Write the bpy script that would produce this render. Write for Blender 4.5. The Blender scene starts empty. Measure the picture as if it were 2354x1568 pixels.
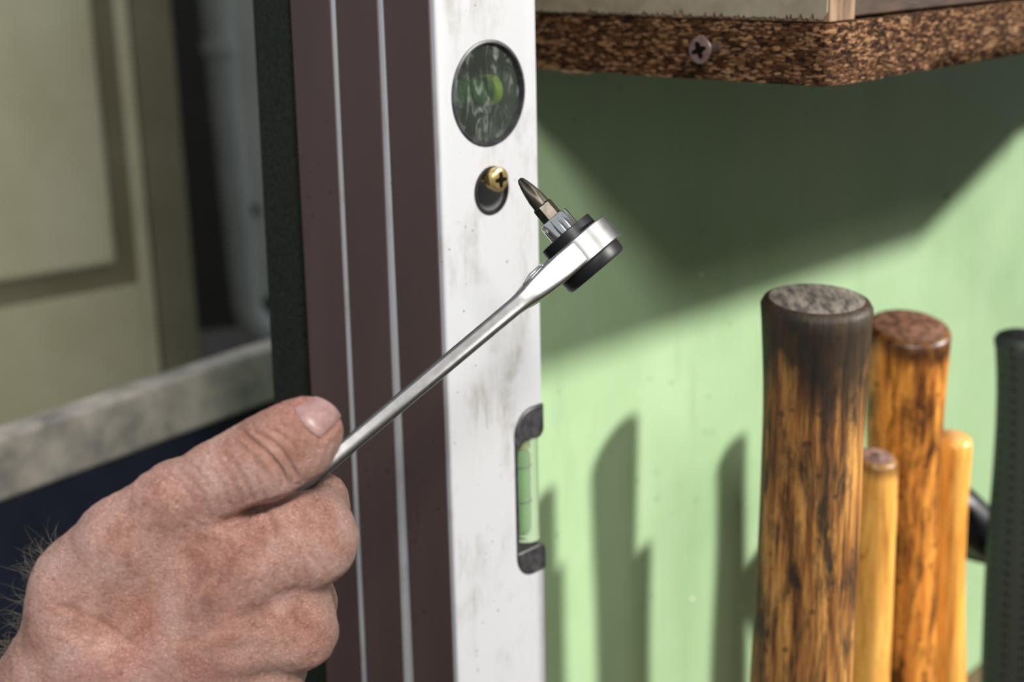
import bpy, bmesh, math, random
import numpy as np
from mathutils import Vector, Matrix

random.seed(7)
rng = np.random.default_rng(7)
SC = bpy.context.scene
COL = SC.collection

# ------------------------------------------------------------------ camera
F = 3300.0                      # focal length in pixels of the 2354 x 1568 frame
PW, PH = 2354.0, 1568.0
PITCH, ROLL = math.radians(16.0), 0.022
FWD = np.array([0, math.cos(PITCH), -math.sin(PITCH)])
UP0 = np.array([0, math.sin(PITCH), math.cos(PITCH)])
RT0 = np.array([1.0, 0, 0])
RT = RT0 * math.cos(ROLL) - UP0 * math.sin(ROLL)
UPV = UP0 * math.cos(ROLL) + RT0 * math.sin(ROLL)
cam_data = bpy.data.cameras.new('camera')
cam = bpy.data.objects.new('camera', cam_data)
COL.objects.link(cam)
cam.matrix_world = Matrix(((RT[0], UPV[0], -FWD[0], 0), (RT[1], UPV[1], -FWD[1], 0), (RT[2], UPV[2], -FWD[2], 0), (0, 0, 0, 1)))
cam_data.sensor_width = 36
cam_data.lens = F / PW * 36
cam_data.clip_start = 0.02
cam_data.dof.use_dof = True
cam_data.dof.focus_distance = 0.475
cam_data.dof.aperture_fstop = 9.5
SC.camera = cam

# ------------------------------------------------------------------ light
SC.view_settings.view_transform = 'Standard'
SC.view_settings.look = 'None'
SC.view_settings.gamma = 1.0
SC.view_settings.use_curve_mapping = False
SC.view_settings.exposure = 0.0

world = bpy.data.worlds.new('world')
SC.world = world
world.use_nodes = True
bg = world.node_tree.nodes['Background']
bg.inputs[0].default_value = (0.86, 0.93, 1.0, 1)
bg.inputs[1].default_value = 0.46

ANG = math.radians(47)                                   # the green board is turned 47 degrees
NV = np.array([math.sin(ANG), -math.cos(ANG), 0])        # its outward normal
TV = np.array([math.cos(ANG), math.sin(ANG), 0])         # along it, to the right
ZV = np.array([0, 0, 1.0])
AZ, EL = math.radians(32), math.radians(25.5)
SUN = (-NV * math.cos(AZ) - TV * math.sin(AZ)) * math.cos(EL) - ZV * math.sin(EL)
sd = bpy.data.lights.new('sun', 'SUN')
sun = bpy.data.objects.new('sun', sd)
COL.objects.link(sun)
sd.energy = 7.6
sd.color = (1.0, 0.97, 0.91)
sd.angle = math.radians(3.2)
sun.rotation_euler = Vector(SUN).to_track_quat('-Z', 'Y').to_euler()
sun.location = tuple(-SUN * 4)
ld = bpy.data.lights.new('hand_fill_light', 'AREA')       # added fill behind the camera, brightens the hand
ld.shape = 'DISK'
ld.size = 0.22
ld.energy = 14.0
ld.color = (1.0, 0.95, 0.90)
hand_fill = bpy.data.objects.new('hand_fill_light', ld)
COL.objects.link(hand_fill)
hand_fill.location = (0.24, -0.42, 0.58)
hand_fill.rotation_euler = (Vector((-0.08, 0.42, -0.20)) - Vector(hand_fill.location)).to_track_quat('-Z', 'Y').to_euler()


# ------------------------------------------------------------------ helpers
def ray(px, py):
    return FWD + RT * ((px - PW / 2) / F) - UPV * ((py - PH / 2) / F)


def P(px, py, d):
    return ray(px, py) * d


LC = P(1018, 600, 0.55)                     # near front corner of the front level
W0 = LC - NV * 0.085                        # foot of the wall frame: left end of the green board


def WP(s, w, z):
    """point in the wall frame: s along the board, w out of it, z up"""
    q = W0 + TV * s + NV * w
    return np.array([q[0], q[1], z])


def on_w(px, py, w):
    """pixel -> (s, z) on the vertical plane w in front of the board"""
    r = ray(px, py)
    q = r * (((W0 + NV * w) @ NV) / (r @ NV))
    return (q - W0) @ TV, q[2]


def on_z(px, py, z):
    r = ray(px, py)
    return r * (z / r[2])


def link(o):
    COL.objects.link(o)
    return o


def tag(o, label=None, cat=None, group=None, kind=None):
    if label: o['label'] = label
    if cat: o['category'] = cat
    if group: o['group'] = group
    if kind: o['kind'] = kind
    return o


def empty(name, loc):
    o = bpy.data.objects.new(name, None)
    o.location = tuple(loc)
    o.empty_display_size = 0.02
    return link(o)


def mesh_obj(name, verts, faces, mat, parent=None, smooth=False, origin=None, uvs=None, angle=None):
    """verts in world space; the object's origin is put at `origin`"""
    v = np.asarray(verts, float)
    o0 = np.asarray(origin if origin is not None else v.mean(axis=0), float)
    me = bpy.data.meshes.new(name)
    me.from_pydata((v - o0).tolist(), [], [list(map(int, f)) for f in faces])
    if uvs is not None:
        lay = me.uv_layers.new(name='UVMap')
        for l in me.loops:
            lay.data[l.index].uv = uvs[l.vertex_index]
    me.update()
    if smooth:
        me.polygons.foreach_set('use_smooth', [True] * len(me.polygons))
        if angle: me.set_sharp_from_angle(angle=math.radians(angle))
    if mat: me.materials.append(mat)
    o = bpy.data.objects.new(name, me)
    link(o)
    o.location = tuple(o0)
    if parent:
        o.parent = parent
        o.matrix_parent_inverse = Matrix.Translation(-Vector(parent.location))
    return o


def bevel(o, w, seg=2, angle=35):
    m = o.modifiers.new('bevel', 'BEVEL')
    m.width = w
    m.segments = seg
    m.limit_method = 'ANGLE'
    m.angle_limit = math.radians(angle)
    m.harden_normals = False
    o.data.polygons.foreach_set('use_smooth', [True] * len(o.data.polygons))
    o.data.set_sharp_from_angle(angle=math.radians(50))
    return o


def hexa(c8):
    f = [(0, 3, 2, 1), (4, 5, 6, 7), (0, 1, 5, 4), (1, 2, 6, 5), (2, 3, 7, 6), (3, 0, 4, 7)]
    return c8, f


def frame_box(o, a, b, c, r0, r1, r2):
    o, a, b, c = map(np.asarray, (o, a, b, c))
    pts = []
    for k in r2:
        for (i, j) in ((r0[0], r1[0]), (r0[1], r1[0]), (r0[1], r1[1]), (r0[0], r1[1])):
            pts.append(o + a * i + b * j + c * k)
    f = [(0, 3, 2, 1), (4, 5, 6, 7), (0, 1, 5, 4), (1, 2, 6, 5), (2, 3, 7, 6), (3, 0, 4, 7)]
    if np.dot(np.cross(a, b), c) < 0: f = [q[::-1] for q in f]
    return pts, f


def wbox(name, s, w, z, mat, parent=None, bev=0, seg=2, lean=0.0, origin=None):
    """box in the wall frame; lean shifts s with height"""
    pts = []
    for zz in z:
        for (i, j) in ((s[0], w[0]), (s[1], w[0]), (s[1], w[1]), (s[0], w[1])):
            pts.append(WP(i + lean * zz, j, zz))
    f = [(0, 1, 2, 3), (7, 6, 5, 4), (4, 5, 1, 0), (5, 6, 2, 1), (6, 7, 3, 2), (7, 4, 0, 3)]
    o = mesh_obj(name, pts, f, mat, parent, origin=origin)
    if bev: bevel(o, bev, seg)
    return o


def perp(ax):
    ax = np.asarray(ax, float)
    ax = ax / np.linalg.norm(ax)
    h = np.array([0, 0, 1.0]) if abs(ax[2]) < 0.9 else np.array([1.0, 0, 0])
    u = np.cross(h, ax)
    u /= np.linalg.norm(u)
    return ax, u, np.cross(ax, u)


def lathe(name, o, ax, prof, mat, parent=None, n=40, closed=True, smooth=True, angle=40, mod=None, origin=None, uv=False):
    """prof: list of (h, r) along the axis; mod(theta, h) multiplies the radius"""
    ax, u, v = perp(ax)
    o = np.asarray(o, float)
    V, Fc, UVs = [], [], []
    for h, r in prof:
        for i in range(n):
            th = 2 * math.pi * i / n
            k = mod(th, h) if mod else 1.0
            V.append(o + ax * h + (u * math.cos(th) + v * math.sin(th)) * r * k)
            UVs.append((i / n, h))
    for j in range(len(prof) - 1):
        for i in range(n):
            a, b = j * n + i, j * n + (i + 1) % n
            Fc.append((a, b, b + n, a + n))
    if closed:
        Fc.append(tuple(range(n))[::-1])
        L = (len(prof) - 1) * n
        Fc.append(tuple(range(L, L + n)))
    return mesh_obj(name, V, Fc, mat, parent, smooth=smooth, origin=origin, angle=angle, uvs=UVs if uv else None)


def tube(path, rad, n=8, cap=True):
    path = [np.asarray(p, float) for p in path]
    V, Fc = [], []
    u = None
    for i, p in enumerate(path):
        d = path[min(i + 1, len(path) - 1)] - path[max(i - 1, 0)]
        d /= np.linalg.norm(d)
        if u is None:
            _, u, _ = perp(d)
        u = u - d * (u @ d)
        u /= np.linalg.norm(u)
        v = np.cross(d, u)
        r = rad[i] if hasattr(rad, '__len__') else rad
        for k in range(n):
            th = 2 * math.pi * k / n
            V.append(p + (u * math.cos(th) + v * math.sin(th)) * r)
    for i in range(len(path) - 1):
        for k in range(n):
            a, b = i * n + k, i * n + (k + 1) % n
            Fc.append((a, b, b + n, a + n))
    if cap:
        Fc.append(tuple(range(n))[::-1])
        L = (len(path) - 1) * n
        Fc.append(tuple(range(L, L + n)))
    return V, Fc


def boolean(o, cutters, op='DIFFERENCE'):
    for c in cutters:
        m = o.modifiers.new('cut', 'BOOLEAN')
        m.operation = op
        m.solver = 'EXACT'
        m.object = c
    dg = bpy.context.evaluated_depsgraph_get()
    me = bpy.data.meshes.new_from_object(o.evaluated_get(dg))
    o.modifiers.clear()
    o.data = me
    for c in cutters:
        bpy.data.objects.remove(c)
    return o


# ------------------------------------------------------------------ materials
class NT:
    def __init__(self, name):
        self.m = bpy.data.materials.new(name)
        self.m.use_nodes = True
        self.t = self.m.node_tree
        self.b = self.t.nodes['Principled BSDF']

    def n(self, typ, **kw):
        nd = self.t.nodes.new('ShaderNode' + typ)
        for k, v in kw.items():
            if hasattr(nd, k) and k not in nd.inputs:
                setattr(nd, k, v)
            else:
                nd.inputs[k].default_value = v
        return nd

    def l(self, a, b):
        self.t.links.new(a, b)

    def coord(self, scale=(1, 1, 1), kind='Object', rot=(0, 0, 0)):
        tc = self.n('TexCoord')
        mp = self.n('Mapping')
        mp.inputs['Scale'].default_value = scale
        mp.inputs['Rotation'].default_value = rot
        self.l(tc.outputs[kind], mp.inputs[0])
        return mp.outputs[0]

    def noise(self, vec, scale, detail=4, rough=0.6, dist=0.0):
        nd = self.n('TexNoise')
        nd.inputs['Scale'].default_value = scale
        nd.inputs['Detail'].default_value = detail
        nd.inputs['Roughness'].default_value = rough
        nd.inputs['Distortion'].default_value = dist
        self.l(vec, nd.inputs['Vector'])
        return nd.outputs['Fac']

    def voro(self, vec, scale, feature='F1', rnd=1.0):
        nd = self.n('TexVoronoi')
        nd.feature = feature
        nd.inputs['Scale'].default_value = scale
        nd.inputs['Randomness'].default_value = rnd
        self.l(vec, nd.inputs['Vector'])
        return nd

    def ramp(self, fac, stops):
        nd = self.n('ValToRGB')
        el = nd.color_ramp.elements
        while len(el) < len(stops): el.new(0.5)
        for e, (p, c) in zip(el, stops):
            e.position = p
            e.color = c if len(c) == 4 else (*c, 1)
        self.l(fac, nd.inputs[0])
        return nd.outputs[0]

    def step(self, fac, a, b):
        """0 below a, 1 above b"""
        nd = self.n('MapRange')
        nd.clamp = True
        nd.inputs['From Min'].default_value = a
        nd.inputs['From Max'].default_value = b
        self.l(fac, nd.inputs['Value'])
        return nd.outputs[0]

    def mix(self, fac, a, b, blend='MIX'):
        nd = self.n('Mix')
        nd.data_type = 'RGBA'
        nd.blend_type = blend
        for sock, v in ((nd.inputs[0], fac), (nd.inputs[6], a), (nd.inputs[7], b)):
            if hasattr(v, 'links'):
                self.l(v, sock)
            elif isinstance(v, (int, float)):
                sock.default_value = v
            else:
                sock.default_value = v if len(v) == 4 else (*v, 1)
        return nd.outputs[2]

    def math(self, op, a, b=0.0, c=None):
        nd = self.n('Math')
        nd.operation = op
        for i, v in enumerate((a, b) if c is None else (a, b, c)):
            if hasattr(v, 'links'):
                self.l(v, nd.inputs[i])
            else:
                nd.inputs[i].default_value = v
        return nd.outputs[0]

    def base(self, c):
        if hasattr(c, 'links'):
            self.l(c, self.b.inputs['Base Color'])
        else:
            self.b.inputs['Base Color'].default_value = c if len(c) == 4 else (*c, 1)

    def set(self, **kw):
        for k, v in kw.items():
            k = k.replace('_', ' ')
            s = self.b.inputs[k]
            if hasattr(v, 'links'):
                self.l(v, s)
            else:
                s.default_value = v

    def bump(self, h, strength=0.3, dist=0.001):
        nd = self.n('Bump')
        nd.inputs['Strength'].default_value = strength
        nd.inputs['Distance'].default_value = dist
        self.l(h, nd.inputs['Height'])
        self.l(nd.outputs[0], self.b.inputs['Normal'])


def simple(name, c1, c2=None, scale=20, rough=0.5, metal=0.0, stretch=(1, 1, 1), bump=0.0, bdist=0.0005, detail=4, lo=0.35, hi=0.65, **kw):
    m = NT(name)
    if c2 is not None:
        v = m.coord(stretch)
        f = m.noise(v, scale, detail)
        m.base(m.ramp(f, [(lo, c1), (hi, c2)]))
        if bump: m.bump(f, bump, bdist)
    else:
        m.base(c1)
    m.set(Roughness=rough, Metallic=metal, **kw)
    return m.m


def green_paint():
    m = NT('green_paint')
    v = m.coord((1, 1, 0.12))
    streak = m.noise(v, 60, 5, 0.6)
    v2 = m.coord()
    blot = m.noise(v2, 9, 4, 0.55)
    c = m.ramp(blot, [(0.3, (0.220, 0.335, 0.180)), (0.7, (0.285, 0.400, 0.235))])
    c = m.mix(m.math('MULTIPLY', m.step(streak, 0.56, 0.8), 0.45), c, (0.31, 0.38, 0.29))
    c = m.mix(m.math('MULTIPLY', m.step(streak, 0.42, 0.2), 0.40), c, (0.13, 0.22, 0.11))
    sp = m.voro(v2, 45)
    c = m.mix(m.math('MULTIPLY', m.step(sp.outputs['Distance'], 0.10, 0.05), 0.35), c, (0.05, 0.08, 0.04))
    m.base(c)
    m.set(Roughness=0.42)
    m.b.inputs['Specular IOR Level'].default_value = 0.45
    m.bump(m.noise(v2, 140, 3), 0.06, 0.001)
    return m.m


def pitted_black():
    m = NT('pitted_black_edge')
    v = m.coord((1, 1, 0.6))
    pit = m.noise(v, 800, 3, 0.7)
    mid = m.noise(v, 40, 2)
    c = m.ramp(pit, [(0.36, (0.002, 0.0025, 0.002)), (0.45, (0.009, 0.012, 0.007)), (0.7, (0.013, 0.017, 0.010))])
    m.base(c)
    m.set(Roughness=0.55)
    m.bump(m.step(pit, 0.34, 0.5), 0.5, 0.0008)
    m.b.inputs['Specular IOR Level'].default_value = 0.25
    return m.m


def level_white():
    m = NT('worn_white_aluminium')
    v = m.coord((1, 1, 0.22))
    f = m.noise(v, 95, 6, 0.7)
    v2 = m.coord()
    g = m.noise(v2, 28, 4, 0.6)
    smut = m.math('MULTIPLY', m.step(f, 0.47, 0.68), m.step(g, 0.42, 0.60))
    c = m.mix(smut, (0.35, 0.358, 0.38), (0.19, 0.18, 0.16))
    dot = m.noise(v2, 420, 2, 0.5)
    c = m.mix(m.step(dot, 0.735, 0.77), c, (0.03, 0.028, 0.025))
    c = m.mix(m.math('MULTIPLY', m.step(m.noise(v2, 12, 3), 0.4, 0.7), 0.25), c, (0.30, 0.29, 0.27))
    m.base(c)
    m.set(Roughness=0.45, Metallic=0.1)
    m.bump(f, 0.08, 0.0006)
    return m.m


def brown_anod():
    m = NT('brown_anodised_edge')
    v = m.coord((1, 1, 0.15))
    v2 = m.coord()
    c = m.ramp(m.noise(v, 30, 3), [(0.3, (0.056, 0.033, 0.029)), (0.7, (0.074, 0.045, 0.041))])
    d = m.noise(v2, 260, 3, 0.6)
    c = m.mix(m.step(d, 0.72, 0.76), c, (0.012, 0.006, 0.005))
    lines = m.noise(m.coord((1, 1, 0.4)), 75, 2, 0.5, 1.2)
    c = m.mix(m.math('MULTIPLY', m.step(m.math('ABSOLUTE', m.math('SUBTRACT', lines, 0.68)), 0.006, 0.0), 0.8), c, (0.02, 0.01, 0.008))
    m.base(c)
    m.set(Roughness=0.5, Metallic=0.0)
    return m.m


def chipboard():
    m = NT('particle_board')
    v = m.coord((1, 1, 3.4), rot=(0, 0, -ANG))
    wv = m.n('VectorMath'); wv.operation = 'MULTIPLY_ADD'
    nz_ = m.n('TexNoise'); nz_.inputs['Scale'].default_value = 260; m.l(v, nz_.inputs['Vector'])
    m.l(nz_.outputs['Color'], wv.inputs[0]); wv.inputs[1].default_value = (.004, .004, .004); m.l(v, wv.inputs[2])
    vo = m.voro(wv.outputs[0], 340)
    col = m.n('SeparateColor')
    m.l(vo.outputs['Color'], col.inputs[0])
    r = col.outputs[0]
    c = m.ramp(r, [(0.0, (0.010, 0.004, 0.002)), (0.35, (0.034, 0.014, 0.005)), (0.7, (0.085, 0.039, 0.016)), (0.98, (0.24, 0.130, 0.065))])
    big = m.voro(m.coord((1, 1, 3.0), rot=(0, 0, -ANG)), 55)
    bc = m.n('SeparateColor')
    m.l(big.outputs['Color'], bc.inputs[0])
    c = m.mix(m.math('MULTIPLY', m.step(bc.outputs[1], 0.88, 0.9), m.step(big.outputs['Distance'], 0.38, 0.30)), c, (0.20, 0.115, 0.06))
    gap = m.noise(m.coord((1, 1, 2.0), rot=(0, 0, -ANG)), 420, 3, 0.6)
    c = m.mix(m.step(gap, 0.44, 0.36), c, (0.006, 0.003, 0.0015))
    m.base(c)
    m.set(Roughness=0.85)
    m.b.inputs['Specular IOR Level'].default_value = 0.12
    h = m.math('ADD', m.math('MULTIPLY', r, 0.6), m.step(gap, 0.33, 0.45))
    m.bump(h, 0.9, 0.0009)
    return m.m


def wood(name, light, mid, dark, grime=(0.012, 0.009, 0.006), blot=0.5, top_grime=0.0, streak=1.0, rough=0.38, top_len=0.05):
    """handle wood: v of the UV map is the distance from the butt end in metres"""
    m = NT(name)
    uv = m.coord((1, 1, 1), 'UV')
    sx = m.n('SeparateXYZ')
    m.l(uv, sx.inputs[0])
    vdist = sx.outputs[1]
    v = m.coord((1, 1, 0.07))
    f = m.noise(v, 260, 5, 0.65)
    c = m.ramp(f, [(0.32, dark), (0.47, mid), (0.66, light)])
    v2 = m.coord((1, 1, 0.25))
    b1 = m.noise(v2, 85, 5, 0.7, 0.4)
    c = m.mix(m.math('MULTIPLY', m.step(b1, 0.66 - 0.22 * blot, 0.76 - 0.16 * blot), 0.92), c, grime)
    b2 = m.noise(m.coord((1, 1, 0.05)), 420, 3, 0.6)
    c = m.mix(m.math('MULTIPLY', m.step(b2, 0.60, 0.68), 0.75 * streak), c, grime)
    sp = m.voro(m.coord(), 95)
    c = m.mix(m.math('MULTIPLY', m.step(sp.outputs['Distance'], 0.17, 0.10), 0.7 * blot), c, grime)
    if top_grime > 0:
        wob = m.math('MULTIPLY', m.math('SUBTRACT', m.noise(m.coord((1, 1, 0.5)), 40, 3), 0.5), top_len * 1.6)
        d = m.math('ADD', vdist, wob)
        c = m.mix(m.math('MULTIPLY', m.step(d, top_len, top_len * 0.45), top_grime), c, grime)
    m.base(c)
    m.set(Roughness=m.math('ADD', m.math('MULTIPLY', b1, 0.25), rough - 0.12))
    m.b.inputs['Specular IOR Level'].default_value = 0.32
    m.bump(m.math('ADD', f, m.math('MULTIPLY', b2, -0.8)), 0.5, 0.0007)
    return m.m


def skin_mat():
    m = NT('weathered_skin')
    v = m.coord()
    # broad mottling
    big = m.noise(v, 55, 4, 0.6, 0.5)
    c = m.ramp(big, [(0.30, (0.42, 0.195, 0.145)), (0.48, (0.68, 0.385, 0.310)), (0.70, (0.82, 0.530, 0.465))])
    red = m.noise(v, 33, 3, 0.5)
    c = m.mix(m.math('MULTIPLY', m.step(red, 0.52, 0.72), 0.60), c, (0.58, 0.215, 0.185))
    fine = m.noise(m.coord((1, 1, 1)), 620, 4, 0.7)
    c = m.mix(m.math('MULTIPLY', m.step(fine, 0.50, 0.30), 0.40), c, (0.25, 0.105, 0.070))
    pale = m.noise(v, 400, 3, 0.6)
    c = m.mix(m.math('MULTIPLY', m.step(pale, 0.60, 0.78), 0.40), c, (0.68, 0.45, 0.37))
    tan = m.noise(v, 26, 3, 0.5, 0.2)
    c = m.mix(m.math('MULTIPLY', m.step(tan, 0.54, 0.74), 0.28), c, (0.36, 0.195, 0.110))
    spot = m.voro(v, 140)
    c = m.mix(m.math('MULTIPLY', m.step(spot.outputs['Distance'], 0.13, 0.05), 0.45), c, (0.22, 0.08, 0.05))
    m.base(c)
    m.set(Roughness=0.47)
    m.b.inputs['Subsurface Weight'].default_value = 0.12
    m.b.inputs['Subsurface Radius'].default_value = (1.0, 0.35, 0.2)
    m.b.inputs['Subsurface Scale'].default_value = 0.0018
    # skin creases: cells stretched across the thumb and the back of the hand
    rot = (0.0, math.radians(-28), 0.0)
    wr = m.noise(m.coord((1.0, 1.0, 2.6), rot=rot), 640, 4, 0.65, 0.5)
    cell = m.voro(m.coord((1, 1, 1.7), rot=rot), 1000, 'DISTANCE_TO_EDGE')
    h = m.math('ADD', m.math('MULTIPLY', wr, 1.0), m.math('MULTIPLY', m.step(cell.outputs['Distance'], 0.0, 0.12), 0.30))
    m.bump(h, 1.0, 0.0010)
    return m.m


M = {}
M['green'] = green_paint()
M['edge'] = pitted_black()
M['white'] = level_white()
M['brown'] = brown_anod()
M['chip'] = chipboard()
M['skin'] = skin_mat()
M['black_plastic'] = simple('black_plastic', (0.012, 0.012, 0.014), (0.045, 0.045, 0.05), 300, 0.42, lo=0.4, hi=0.75, bump=0.1)
M['black_smooth'] = simple('black_smooth_plastic', (0.007, 0.007, 0.009), rough=0.42)
M['black_smooth'].node_tree.nodes['Principled BSDF'].inputs['Specular IOR Level'].default_value = 0.3
M['rubber'] = simple('black_rubber', (0.008, 0.008, 0.008), (0.016, 0.016, 0.016), 200, 0.9)
M['rubber'].node_tree.nodes['Principled BSDF'].inputs['Specular IOR Level'].default_value = 0.15
M['chrome'] = simple('chrome', (0.80, 0.80, 0.81), rough=0.10, metal=1.0)
M['satin'] = simple('satin_chrome', (0.28, 0.28, 0.285), (0.34, 0.34, 0.345), 400, 0.38, 1.0)
M['bit'] = simple('dark_tool_steel', (0.055, 0.048, 0.038), (0.095, 0.085, 0.068), 300, 0.40, 0.85)
M['veneer'] = simple('cream_veneer', (0.20, 0.165, 0.115), (0.26, 0.22, 0.16), 120, 0.5, stretch=(0.2, 1, 1))
M['dark_wood'] = simple('dark_wood', (0.018, 0.008, 0.004), (0.05, 0.025, 0.011), 60, 0.6, stretch=(1, 1, 5), bump=0.4)
M['raw_wood'] = simple('raw_wood', (0.07, 0.035, 0.018), (0.24, 0.15, 0.085), 210, 0.75, stretch=(1, 1, 0.12), bump=0.6)
M['brass'] = simple('yellow_zinc', (0.50, 0.34, 0.12), (0.62, 0.50, 0.25), 500, 0.3, 0.9)
M['zinc_dark'] = simple('aged_zinc', (0.17, 0.105, 0.10), (0.27, 0.19, 0.18), 300, 0.4, 0.7)
M['cross'] = simple('cross_recess', (0.006, 0.005, 0.003), rough=1.0)
M['cross'].node_tree.nodes['Principled BSDF'].inputs['Specular IOR Level'].default_value = 0.0
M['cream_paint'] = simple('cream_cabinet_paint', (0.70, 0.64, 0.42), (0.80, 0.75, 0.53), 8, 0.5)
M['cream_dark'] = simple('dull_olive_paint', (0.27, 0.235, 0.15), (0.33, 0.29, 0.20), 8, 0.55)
M['navy'] = simple('navy_cloth', (0.004, 0.007, 0.020), (0.008, 0.013, 0.034), 30, 0.8)
M['mottled'] = simple('mottled_grey_rail', (0.27, 0.255, 0.23), (0.68, 0.60, 0.53), 22, 0.6, detail=3)
M['pipe'] = simple('grey_blue_pipe_paint', (0.46, 0.48, 0.49), (0.54, 0.56, 0.57), 10, 0.5)
M['offwhite'] = simple('off_white_paint', (0.72, 0.72, 0.68), (0.80, 0.80, 0.76), 10, 0.5)
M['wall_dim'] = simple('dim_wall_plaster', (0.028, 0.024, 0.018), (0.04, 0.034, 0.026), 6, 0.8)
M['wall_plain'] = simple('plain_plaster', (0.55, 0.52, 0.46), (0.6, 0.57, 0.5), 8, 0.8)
M['concrete'] = simple('concrete', (0.13, 0.12, 0.11), (0.19, 0.18, 0.165), 12, 0.8)
M['bench_wood'] = simple('bench_wood', (0.10, 0.060, 0.030), (0.20, 0.125, 0.065), 40, 0.6, stretch=(0.2, 1, 1))
M['steel'] = simple('forged_steel', (0.08, 0.08, 0.085), (0.16, 0.16, 0.165), 60, 0.45, 0.85)
M['hair'] = simple('dark_grey_hair', (0.10, 0.085, 0.060), (0.22, 0.19, 0.14), 100, 0.5)
M['line'] = simple('black_print', (0.006, 0.008, 0.006), rough=0.5)
M['nail'] = None


def nail_mat():
    m = NT('thumbnail')
    v = m.coord()
    c = m.ramp(m.noise(v, 300, 3), [(0.3, (0.35, 0.195, 0.18)), (0.7, (0.49, 0.305, 0.295))])
    r = m.noise(m.coord((1, 1, 1)), 900, 3, 0.7)
    c = m.mix(m.math('MULTIPLY', m.step(r, 0.62, 0.72), 0.6), c, (0.70, 0.60, 0.57))
    m.base(c)
    m.set(Roughness=0.38)
    m.bump(m.noise(m.coord((3, 3, 0.5)), 300, 2), 0.2, 0.0003)
    return m.m


def glass(name, col, rough=0.03, ior=1.45, bumps=0.0):
    m = NT(name)
    m.base(col)
    m.set(Roughness=rough, IOR=ior)
    m.b.inputs['Transmission Weight'].default_value = 1.0
    if bumps:
        m.bump(m.noise(m.coord(), 250, 4, 0.7), bumps, 0.0004)
    return m.m


M['nail'] = nail_mat()
def lens_mat():
    m = NT('scratched_dull_lens')
    v = m.coord((1, 1, 0.35))
    f = m.noise(v, 220, 6, 0.75, 1.0)
    g_ = m.noise(m.coord(), 60, 4, 0.6)
    k = m.math('MULTIPLY', m.step(f, 0.50, 0.74), m.step(g_, 0.40, 0.60))
    m.base(m.mix(k, (0.42, 0.48, 0.42), (0.055, 0.055, 0.050)))
    m.b.inputs['Transmission Weight'].default_value = 1.0
    m.l(m.math('SUBTRACT', 0.97, m.math('MULTIPLY', k, 0.75)), m.b.inputs['Transmission Weight'])
    m.set(Roughness=0.10, IOR=1.15)
    return m.m


M['lens'] = lens_mat()
M['acrylic'] = glass('clear_acrylic', (0.74, 0.80, 0.70), 0.06, 1.06, 0.10)
M['acrylic'].node_tree.nodes['Principled BSDF'].inputs['Transmission Weight'].default_value = 0.80
M['fluid'] = glass('green_vial_fluid', (0.32, 0.70, 0.22), 0.02, 1.06)
M['fluid'].node_tree.nodes['Principled BSDF'].inputs['Transmission Weight'].default_value = 0.55
M['fluid_y'] = simple('yellow_green_cap', (0.50, 0.66, 0.06), rough=0.35)
M['fluid_d'] = simple('deep_green_vial', (0.020, 0.105, 0.028), (0.06, 0.20, 0.06), 120, 0.2)
M['glass_pane'] = glass('window_glass', (1, 1, 1), 0.0, 1.0)

# ------------------------------------------------------------------ the setting
FLOOR_Z = -1.15
o = mesh_obj('floor', [(-5, -4, FLOOR_Z), (4, -4, FLOOR_Z), (4, 6, FLOOR_Z), (-5, 6, FLOOR_Z), (-5, -4, FLOOR_Z - .1), (4, -4, FLOOR_Z - .1), (4, 6, FLOOR_Z - .1), (-5, 6, FLOOR_Z - .1)],
             [(0, 1, 2, 3), (7, 6, 5, 4), (0, 4, 5, 1), (1, 5, 6, 2), (2, 6, 7, 3), (3, 7, 4, 0)], M['concrete'])
tag(o, 'dark concrete workshop floor', 'floor', kind='structure')
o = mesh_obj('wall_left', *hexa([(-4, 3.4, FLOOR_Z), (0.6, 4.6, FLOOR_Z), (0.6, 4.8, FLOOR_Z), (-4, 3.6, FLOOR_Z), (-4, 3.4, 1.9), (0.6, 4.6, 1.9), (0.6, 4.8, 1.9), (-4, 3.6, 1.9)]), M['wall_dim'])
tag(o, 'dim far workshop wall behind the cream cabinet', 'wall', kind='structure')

# green board that carries the levels: its left end is black
PZ = (-1.14, 0.55)
LEAN_B = -0.020


def panel():
    pts = []
    for zz in PZ:
        for (i, j) in ((-.001 - LEAN_B * (zz + .12), -0.0215), (1.35, -0.0215), (1.35, 0.0), (-.001 - LEAN_B * (zz + .12) + .0002, 0.0)):
            pts.append(WP(i, j, zz))
    f = [(0, 1, 2, 3), (7, 6, 5, 4), (4, 5, 1, 0), (5, 6, 2, 1), (6, 7, 3, 2), (7, 4, 0, 3)]
    return pts, f


o = mesh_obj('wall_back', *panel(), M['green'])
tag(o, 'green painted board wall behind the levels and hammers', 'wall', kind='structure')
wall_back = o
pts = []
for zz in (PZ[0] + .001, PZ[1] - .001):
    for (i, j) in ((-0.0012, -0.0217), (0.0040, -0.0217), (0.0040, 0.0003), (-0.0012, 0.0003)):
        pts.append(WP(i - .001 - LEAN_B * (zz + .12), j, zz))
e = mesh_obj('board_edge', pts, [(0, 1, 2, 3), (7, 6, 5, 4), (4, 5, 1, 0), (5, 6, 2, 1), (6, 7, 3, 2), (7, 4, 0, 3)], M['edge'], wall_back)
e['label'] = 'pitted black end of the board'

for nm, px, py, r_, mt in (('nail_hole', 2176, 452, .0022, 'cross'), ('paint_fleck', 1612, 632, .0011, 'offwhite'), ('paint_fleck', 1700, 1395, .0009, 'offwhite'), ('paint_fleck', 1590, 1377, .0011, 'offwhite')):
    q_s, q_z = on_w(px, py, 0.0)
    lathe(nm, WP(q_s, 0.0, q_z), NV, [(.0, r_), (.0003, r_ * .9), (.0004, r_ * .4)], M[mt], wall_back, n=10)

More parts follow.
